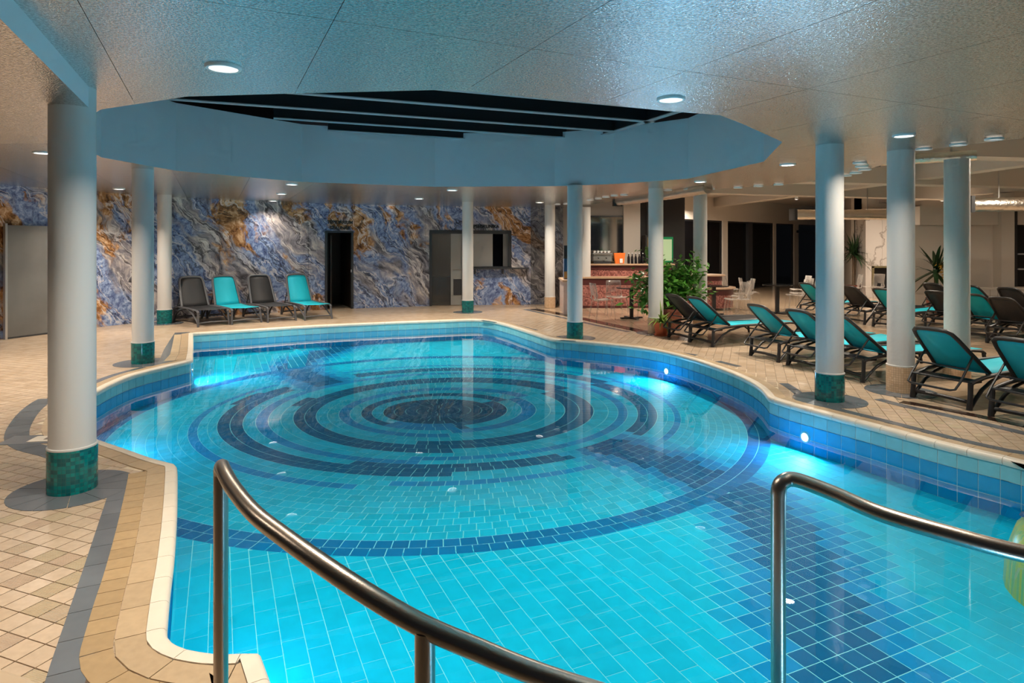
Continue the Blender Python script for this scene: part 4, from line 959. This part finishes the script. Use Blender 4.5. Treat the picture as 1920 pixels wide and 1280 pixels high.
rail('brushed steel handrail with a rounded bend standing in the pool at the right', [(.876, 2.105, .87), (.878, 2.105, .90), (.893, 2.108, .922), (.933, 2.105, .930), (1.017, 2.03, .915), (1.108, 1.93, .893), (1.264, 1.85, .866), (1.427, 1.80, .836), (1.8, 1.74, .77), (2.3, 1.69, .68)],
     [(.876, 2.105, FZ, .88), (2.25, 1.695, FZ, .69)])

# ------------------------------------------------------------------ bar
bar = thing('bar_counter', 'mosaic-fronted two-level bar counter with tan tops', 'bar', (1.6, 17.4, 0))
bx1 = 2.82
MB().bb(.12, bx1, .0, .08, .06, .62).build('front_mosaic', M['bar_mosaic'], bar); MB().bb(.12, bx1, .0, .08, .62, .80).build('front_trim', M['maroon'], bar)
MB().bb(.1, bx1, -.02, .42, .80, .845).build('lower_top', M['wood_top'], bar)
MB().bb(.12, bx1, .40, .48, .845, 1.03).build('upper_mosaic', M['bar_mosaic'], bar); MB().bb(.12, bx1, .38, .50, 1.03, 1.15).build('upper_trim', M['maroon'], bar)
MB().bb(.05, bx1 + .1, .33, .95, 1.15, 1.19).build('upper_top', M['wood_top'], bar); MB().bb(.1, bx1, .0, .9, 0, .06).build('plinth', M['maroon'], bar)
MB().bb(.12, .2, .08, .9, .06, 1.15).build('end_panel', M['bar_mosaic'], bar)
rb = thing('round_bar_end', 'rounded two-step bar end with tan tops beyond the ficus', 'bar', (5.25, 17.35, 0))
MB().lathe([(.0, .06), (.70, .06), (.70, .40)], 32).build('lower_drum', M['bar_mosaic'], rb, True); MB().lathe([(.70, .40), (.71, .40), (.71, .55), (.6, .55)], 32).build('lower_trim', M['maroon'], rb, True)
MB().lathe([(.0, .55), (.77, .55), (.78, .57), (.77, .59), (.0, .59)], 32).build('lower_top', M['wood_top'], rb, True)
MB().lathe([(.42, .59), (.42, .76)], 28).build('upper_drum', M['bar_mosaic'], rb, True); MB().lathe([(.42, .76), (.43, .76), (.43, .88), (.3, .88)], 28).build('upper_trim', M['maroon'], rb, True)
MB().lathe([(.0, .88), (.5, .88), (.51, .90), (.5, .92), (.0, .92)], 28).build('upper_top', M['wood_top'], rb, True)
bc = thing('side_counter', 'pale narrow counter end between the dark marble and the far corner column', 'counter', (1.27, 15.75, 0))
MB().bb(0, .32, 0, 1.3, 0, .80).build('body', mat('pink_white_panel', (.60, .48, .45), .4, var=.15, vs=7), bc); MB().bb(-.03, .36, -.04, 1.35, .80, .85).build('top', M['wood_top'], bc)
vm = thing('drinks_cooler', 'small blue-fronted drinks cooler on the pale counter end', 'cooler', (1.3, 16.0, .85))
MB().bb(0, .26, 0, .3, 0, .52).build('body', M['blue_label'], vm); MB().bb(.0, .26, -.005, .0, .02, .2).build('front_print', M['orange'], vm).data.materials[0] = mat('amber_print', (.3, .16, .04), .4); MB().bb(0, .22, .02, .28, .52, .85).build('black_box', M['dark_steel'], vm)
# mirror-clad niche behind the bar with posts
mir = thing('back_mirror', 'large mirror panel behind the espresso machine', 'mirror', (1.95, 19.3, 1.0))
MB().bb(.05, 1.42, 0, .02, 0, 1.55).build('mirror_face', mat('dim_mirror', (.45, .42, .38), .06, 1.0), mir); MB().bb(0, 1.5, .02, .05, -.05, 1.6).build('backing', M['anthracite'], mir)
bw = struct('wall_bar', 'grey wall behind the bar'); MB().bb(1.5, 3.4, 19.4, 19.5, 0, LZ).build('plaster_face', M['grey_wall'], bw); MB().bb(3.35, 3.85, 19.2, 19.5, 0, LZ).build('pier', M['lounge_white'], bw); MB().bb(3.85, 5.4, 20.0, 20.1, 0, LZ).build('dark_face', M['dark_steel'], bw)
MB().bb(4.05, 4.12, 19.2, 19.27, 0, LZ).build('steel_post', M['dark_steel'], bw)
em = thing('espresso_machine', 'pale steel espresso machine on the bar counter', 'coffee machine', (2.28, 18.0, 1.19))
MB().bb(0, .52, 0, .4, .06, .26).build('body', M['steel_light'], em, bevel=.02); MB().bb(.02, .5, -.06, .06, .0, .06).build('drip_tray', M['anthracite'], em); MB().bb(-.01, .53, -.05, .4, .26, .30).build('cup_rack', M['steel_light'], em)
for x in (.14, .36): MB().tube([(x, -.04, .16), (x, -.12, .15)], .016, 8).build('portafilter', M['dark_steel'], em)
def cup(x, y, z, lab):
    o = thing('cup', lab, 'cup', (x, y, z), 0, 'white cups on the bar'); MB().lathe([(.0, 0), (.022, 0), (.036, .06), (.034, .06), (.02, .008), (0, .008)], 14).build('bowl', M['white'], o, True)
    MB().tube([(.032, 0, .05), (.055, 0, .045), (.05, 0, .02), (.026, 0, .018)], .005, 6).build('handle', M['white'], o)
for k in range(5): cup(2.33 + .10 * k, 18.12, 1.49, 'white cup on the espresso machine, %s from its left end' % ('first', 'second', 'third', 'fourth', 'fifth')[k])
for k in range(5): cup(1.93 + .11 * (k % 3), 17.95 + .12 * (k // 3), 1.19, 'white cup on the bar left of the espresso machine, %s' % ('front left', 'front middle', 'front right', 'back left', 'back middle')[k])
ob = thing('orange_box', 'orange box with a slanted front beside the espresso machine', 'box', (2.9, 17.95, 1.19)); MB().add([(0, 0, 0), (.24, 0, 0), (.28, 0, .3), (-.04, 0, .3), (0, .16, 0), (.24, .16, 0), (.28, .16, .3), (-.04, .16, .3)], [(0, 1, 2, 3), (5, 4, 7, 6), (0, 3, 7, 4), (1, 5, 6, 2), (3, 2, 6, 7), (0, 4, 5, 1)]).build('carton', M['orange'], ob)
MB().bb(.12, .2, -.02, 0, .02, .14).build('white_tag', M['white'], ob)
def bottle(x, y, z, mat_, lab, h=.3):
    o = thing('bottle', lab, 'bottle', (x, y, z), 0, 'dark bottles on the bar'); MB().lathe([(0, 0), (.036, 0), (.037, h * .55), (.014, h * .75), (.013, h), (0, h)], 12).build('glass', mat_, o, True); MB().lathe([(.015, h * .93), (.016, h * 1.01), (0, h * 1.01)], 10).build('cap', M['white'], o)
ORD = ('first', 'second', 'third', 'fourth', 'fifth', 'sixth')
for k in range(6): bottle(3.28 + .10 * k, 18.0, 1.19, M['bottle'], '%s dark bottle from the orange box in the bar row' % ORD[k])
fr2 = thing('drinks_fridge', 'tall dark drinks fridge with a green lit sign behind the bar', 'fridge', (4.15, 18.9, 0))
MB().bb(-.2, .62, 0, .6, 0, 2.0).build('body', M['dark_steel'], fr2); MB().bb(-.16, .1, -.02, 0, 1.3, 1.95).build('side_panel', M['olive'], fr2); MB().bb(.14, .6, -.03, -.0, 1.2, 1.95).build('sign_frame', M['green_sign'], fr2); MB().bb(.18, .56, -.035, -.03, 1.25, 1.88).build('sign_face', M['pale_screen'], fr2)
wp = thing('white_pot', 'small white pot standing on the drinks fridge', 'pot', (4.2, 19.1, 2.0)); MB().lathe([(0, 0), (.09, 0), (.12, .15), (.11, .15), (.08, .02), (0, .02)], 16).build('bowl', M['white'], wp, True)
for k in range(2): bottle(3.95 + .12 * k, 18.22, 1.19, M['blue_label'], 'tall blue bottle past the dark bottle row, %s of two' % ('left', 'right')[k], .42)

# ------------------------------------------------------------------ clear chairs and tables
def chair(label):
    o = thing('clear_chair', label, 'chair', (0, 0, 0), 0, 'clear plastic chairs')
    n = 7; sh_ = MB(); prof_ = [(.22, .44), (.18, .455), (0, .44), (-.16, .43), (-.205, .46), (-.235, .56), (-.26, .70), (-.285, .84)]
    for (x, z) in prof_:
        hw = .21 if z < .5 else .20 - .05 * (z - .5)
        for k in range(n): y = -hw + 2 * hw * k / (n - 1); q = (y / hw) ** 2; sh_.v.append((x + (.05 * q if z > .5 else 0), y, z + (.02 * q if z < .5 else 0)))
    sh_.f = [(i * n + k, i * n + k + 1, (i + 1) * n + k + 1, (i + 1) * n + k) for i in range(len(prof_) - 1) for k in range(n - 1) if not (i == 4 and 1 < k < 4)]
    s_ = sh_.build('shell', M['clear'], o, True); md = s_.modifiers.new('t', 'SOLIDIFY'); md.thickness = .012
    for x, y, fx, fy in ((.19, .18, .23, .22), (.19, -.18, .23, -.22), (-.17, .18, -.24, .22), (-.17, -.18, -.24, -.22)): MB().tube([(x, y, .44), (fx, fy, 0)], [.02, .014], 8).build('leg', M['clear'], o, True)
    return o
cp = None
for X, Y, rz, lab in ((2.08, 14.75, 15, 'clear chair nearest the far corner column by the bar'), (2.55, 15.6, -80, 'clear chair facing the bar table from behind'), (3.15, 14.6, 150, 'clear chair with its legs showing left of the red flowerpot column'),
        (5.25, 14.9, 200, 'clear chair beside the black table post right of the ficus'), (5.55, 15.7, 150, 'clear chair with glinting back, second right of the ficus column'), (6.0, 16.6, 175, 'clear chair third right of the ficus column'),
        (6.32, 17.0, -10, 'clear chair facing the middle black table from the left'), (6.3, 18.3, 0, 'clear chair farther back left of the middle black table'), (7.15, 16.1, 170, 'clear chair with glinting seat right of the middle black table'), (7.6, 16.8, 190, 'clear chair overlapping the glinting one by the middle table'),
        (8.2, 18.2, 180, 'clear chair far back, left of the blue column edge'), (8.7, 18.6, 180, 'clear chair farthest back touching the blue column edge'),
        (10.1, 19.0, 170, 'clear chair seen just right of the blue column'), (10.9, 19.3, 200, 'clear chair before the fireplace, left one'), (11.6, 19.2, 160, 'clear chair before the fireplace, right one'), (12.5, 19.0, 100, 'clear chair behind the orange-stalked yucca')):
    if cp is None: o = cp = chair(lab)
    else: o = copy_tree(cp); o['label'] = lab
    o.location = (X, Y, 0); o.rotation_euler.z = R(rz)
tp = None
for X, Y, lab in ((2.78, 14.9, 'black pedestal table between the bar and the ficus'), (4.92, 15.6, 'black pedestal table just right of the ficus column'), (6.63, 16.0, 'black pedestal table in the middle of the clear chairs'), (9.3, 18.8, 'black pedestal table hidden behind the blue column')):
    if tp is None:
        o = tp = thing('pedestal_table', lab, 'table', (0, 0, 0), 0, 'black pedestal tables'); MB().bb(-.04, .04, -.04, .04, .03, .70).build('post', M['dark_steel'], o)
        for a_ in (0, 90): MB().box((0, 0, .02), (.56, .07, .03), R(a_ + 20)).build('foot_bar', M['dark_steel'], o)
        MB().lathe([(0, .70), (.35, .70), (.355, .712), (.35, .725), (0, .725)], 28).build('top', mat('smoked_glass_top', (.02, .02, .02), .1), o, True)
    else: o = copy_tree(tp); o['label'] = lab
    o.location = (X, Y, 0)

# ------------------------------------------------------------------ plants
def leaf_mesh(m, p, d, L_, w_, droop=.3):
    d = Vector(d).normalized(); side = d.cross(Vector((0, 0, 1)));
    if side.length < .1: side = Vector((1, 0, 0))
    side.normalize(); side = Matrix.Rotation(random.uniform(-.7, .7), 3, d) @ side; p = Vector(p); n = len(m.v)
    mid = p + d * L_ * .5 + Vector((0, 0, -droop * L_ * .12)); tip = p + d * L_ + Vector((0, 0, -droop * L_ * .5))
    m.v += [tuple(p), tuple(mid + side * w_ / 2), tuple(tip), tuple(mid - side * w_ / 2), tuple(mid + Vector((0, 0, -.12 * w_)))]
    m.f += [(n, n + 1, n + 4), (n + 1, n + 2, n + 4), (n + 2, n + 3, n + 4), (n + 3, n, n + 4)]
def pot(parent, r, h, mat_, saucer=False):
    MB().lathe([(0, .01), (r * .74, .01), (r * .95, h * .86), (r, h * .86), (r, h), (r * .9, h), (r * .86, h * .9), (0, h * .88)], 24).build('pot', mat_, parent, True)
    if saucer: MB().lathe([(0, 0), (r * .92, 0), (r * 1.0, .03), (r * .94, .03), (r * .88, .012), (0, .012)], 24).build('saucer', mat_, parent, True)
    MB().lathe([(r * .86, h * .91), (0, h * .93)], 20).build('soil', M['soil'], parent)
fic = thing('potted_ficus', 'bushy green ficus in a large dark terracotta pot behind the rough column', 'plant', (3.22, 13.05, 0))
pot(fic, .27, .42, M['terracotta_dark']); lm = MB(); st = MB()
for k in range(44):
    th = random.uniform(0, 6.28); rr = random.uniform(.15, .78); top = Vector((rr * math.cos(th) * 1.12 - .12, rr * math.sin(th) * .6, random.uniform(.55, 1.5) if rr < .55 else random.uniform(.55, 1.2)))
    if k < 5: top = Vector(((-.45, .48, -.3, .55, .25)[k], -.1, (1.62, 1.52, 1.45, 1.35, 1.2)[k]))
    b_ = Vector((random.uniform(-.05, .05), random.uniform(-.05, .05), .4)); mid = b_.lerp(top, .5) + Vector((0, 0, .12)); st.tube([b_, mid, top], [.012, .008, .004], 5)
    for q in range(36):
        t = random.uniform(.4, 1.05); c = b_.lerp(mid, t * 2) if t < .5 else mid.lerp(top, (t - .5) * 2)
        c = c + Vector((random.gauss(0, .10), random.gauss(0, .09), random.gauss(0, .08)))
        leaf_mesh(lm, c, (random.gauss(0, 1), random.gauss(-.3, 1), random.gauss(.1, .6)), random.uniform(.10, .19), random.uniform(.06, .11))
st.build('stems', M['bark'], fic); fo = lm.build('foliage', M['leaf'], fic); fo['kind'] = 'stuff'
sp = thing('potted_spider_plant', 'small spiky spider plant in a bright red terracotta pot with saucer', 'plant', (2.82, 12.08, 0))
pot(sp, .145, .25, M['terracotta'], True)
def blade(m, base, th, L_, w_, up, curl):
    pts = []; d = Vector((math.cos(th), math.sin(th), 0))
    for k in range(6): t = k / 5; pts.append(Vector(base) + d * (L_ * t * math.cos(up)) + Vector((0, 0, L_ * t * math.sin(up) - curl * L_ * t * t)))
    s_ = Vector((-d.y, d.x, 0)); n = len(m.v)
    for k, p in enumerate(pts): ww_ = w_ * (1 - (k / 5) ** 2) * .5 + .001; m.v += [tuple(p - s_ * ww_), tuple(p + s_ * ww_)]
    m.f += [(n + 2 * k, n + 2 * k + 1, n + 2 * k + 3, n + 2 * k + 2) for k in range(5)]
m = MB()
for k in range(46): blade(m, (random.uniform(-.03, .03), random.uniform(-.03, .03), .23), random.uniform(0, 6.28), random.uniform(.32, .52), .045, random.uniform(.6, 1.4), random.uniform(.5, 1.1))
for k in range(3): blade(m, (0, 0, .23), random.uniform(0, 6), .45, .05, 1.5, .02)
fo = m.build('leaf_tuft', M['leaf_spider'], sp); fo['kind'] = 'stuff'
def yucca(label, X, Y, crown_z, n, L_, wl, flower=False, stems=((0, 0),)):
    o = thing('potted_yucca', label, 'plant', (X, Y, 0)); pot(o, .22, .38, M['terracotta_dark'])
    for (dx, dy) in stems:
        MB().tube([(dx * .3, dy * .3, .33), (dx * .7, dy * .7, crown_z * .6), (dx, dy, crown_z)], [.04, .035, .03], 8).build('trunk', M['bark'], o, True)
    for (dx, dy) in stems:
        for k in range(n):
            mm = MB(); blade(mm, (dx, dy, crown_z + random.uniform(-.12, .1)), random.uniform(0, 6.28), L_ * random.uniform(.75, 1.1), wl, random.uniform(-.5, 1.45), random.uniform(.05, .5)); mm.build('leaf', M['leaf_dark'], o)
    if flower:
        mm = MB()
        for k in range(60): leaf_mesh(mm, (-.05 + random.gauss(0, .05) + .12 * k / 60, -.3, 1.25 - .5 * k / 60 + random.gauss(0, .03)), (random.gauss(0, 1), random.gauss(0, 1), random.gauss(0, 1)), .07, .04)
        mm.build('flower_stalk', M['ember'], o)['kind'] = 'stuff'
yucca('tall dark yucca with drooping leaves half behind the marble chimney breast', 11.35, 21.3, 1.45, 60, .75, .05, stems=((0, 0), (.12, .05)))
yucca('broad-leaved yucca with an orange flower stalk between two columns', 10.75, 16.25, 1.05, 34, 1.0, .10, True)

# ------------------------------------------------------------------ mosaic mound and stone seat at the picture edges
mo = thing('mosaic_mound', 'yellow-green mosaic mound rising from the water at the right edge', 'sculpture', (3.62, 3.80, FZ))
MB().lathe([(.56, 0), (.55, .2), (.50, .36), (.40, .48), (.24, .57), (.0, .61)], 28).build('mosaic_body', M['mosaic_fig'], mo, True)
for k in range(5): MB().lathe([(.05, 0), (.04, .015), (0, .02)], 12, (.43 * math.cos(2.4 + k * .45), .43 * math.sin(2.4 + k * .45), .43)).build('blue_spot', M['blue_label'], mo)
so_ = thing('stone_seat', 'smooth rounded beige stone seat at the lower left picture corner', 'seat', (-2.07, 2.235, 0), R(-20))
def rbox(sx, sy, z0, z1, r):
    lp = [(sgx * (sx - r) + r * math.cos(t), sgy * (sy - r) + r * math.sin(t)) for sgx, sgy, t0 in ((1, 1, 0), (-1, 1, 90), (-1, -1, 180), (1, -1, 270)) for t in np.radians(np.linspace(t0, t0 + 90, 6))]
    return MB().prism(lp, z0, z1)
rbox(.36, .17, .0, .06, .12).build('base', M['beige_seat'], so_); rbox(.40, .20, .06, .13, .14).build('top', M['beige_seat'], so_, bevel=.02)
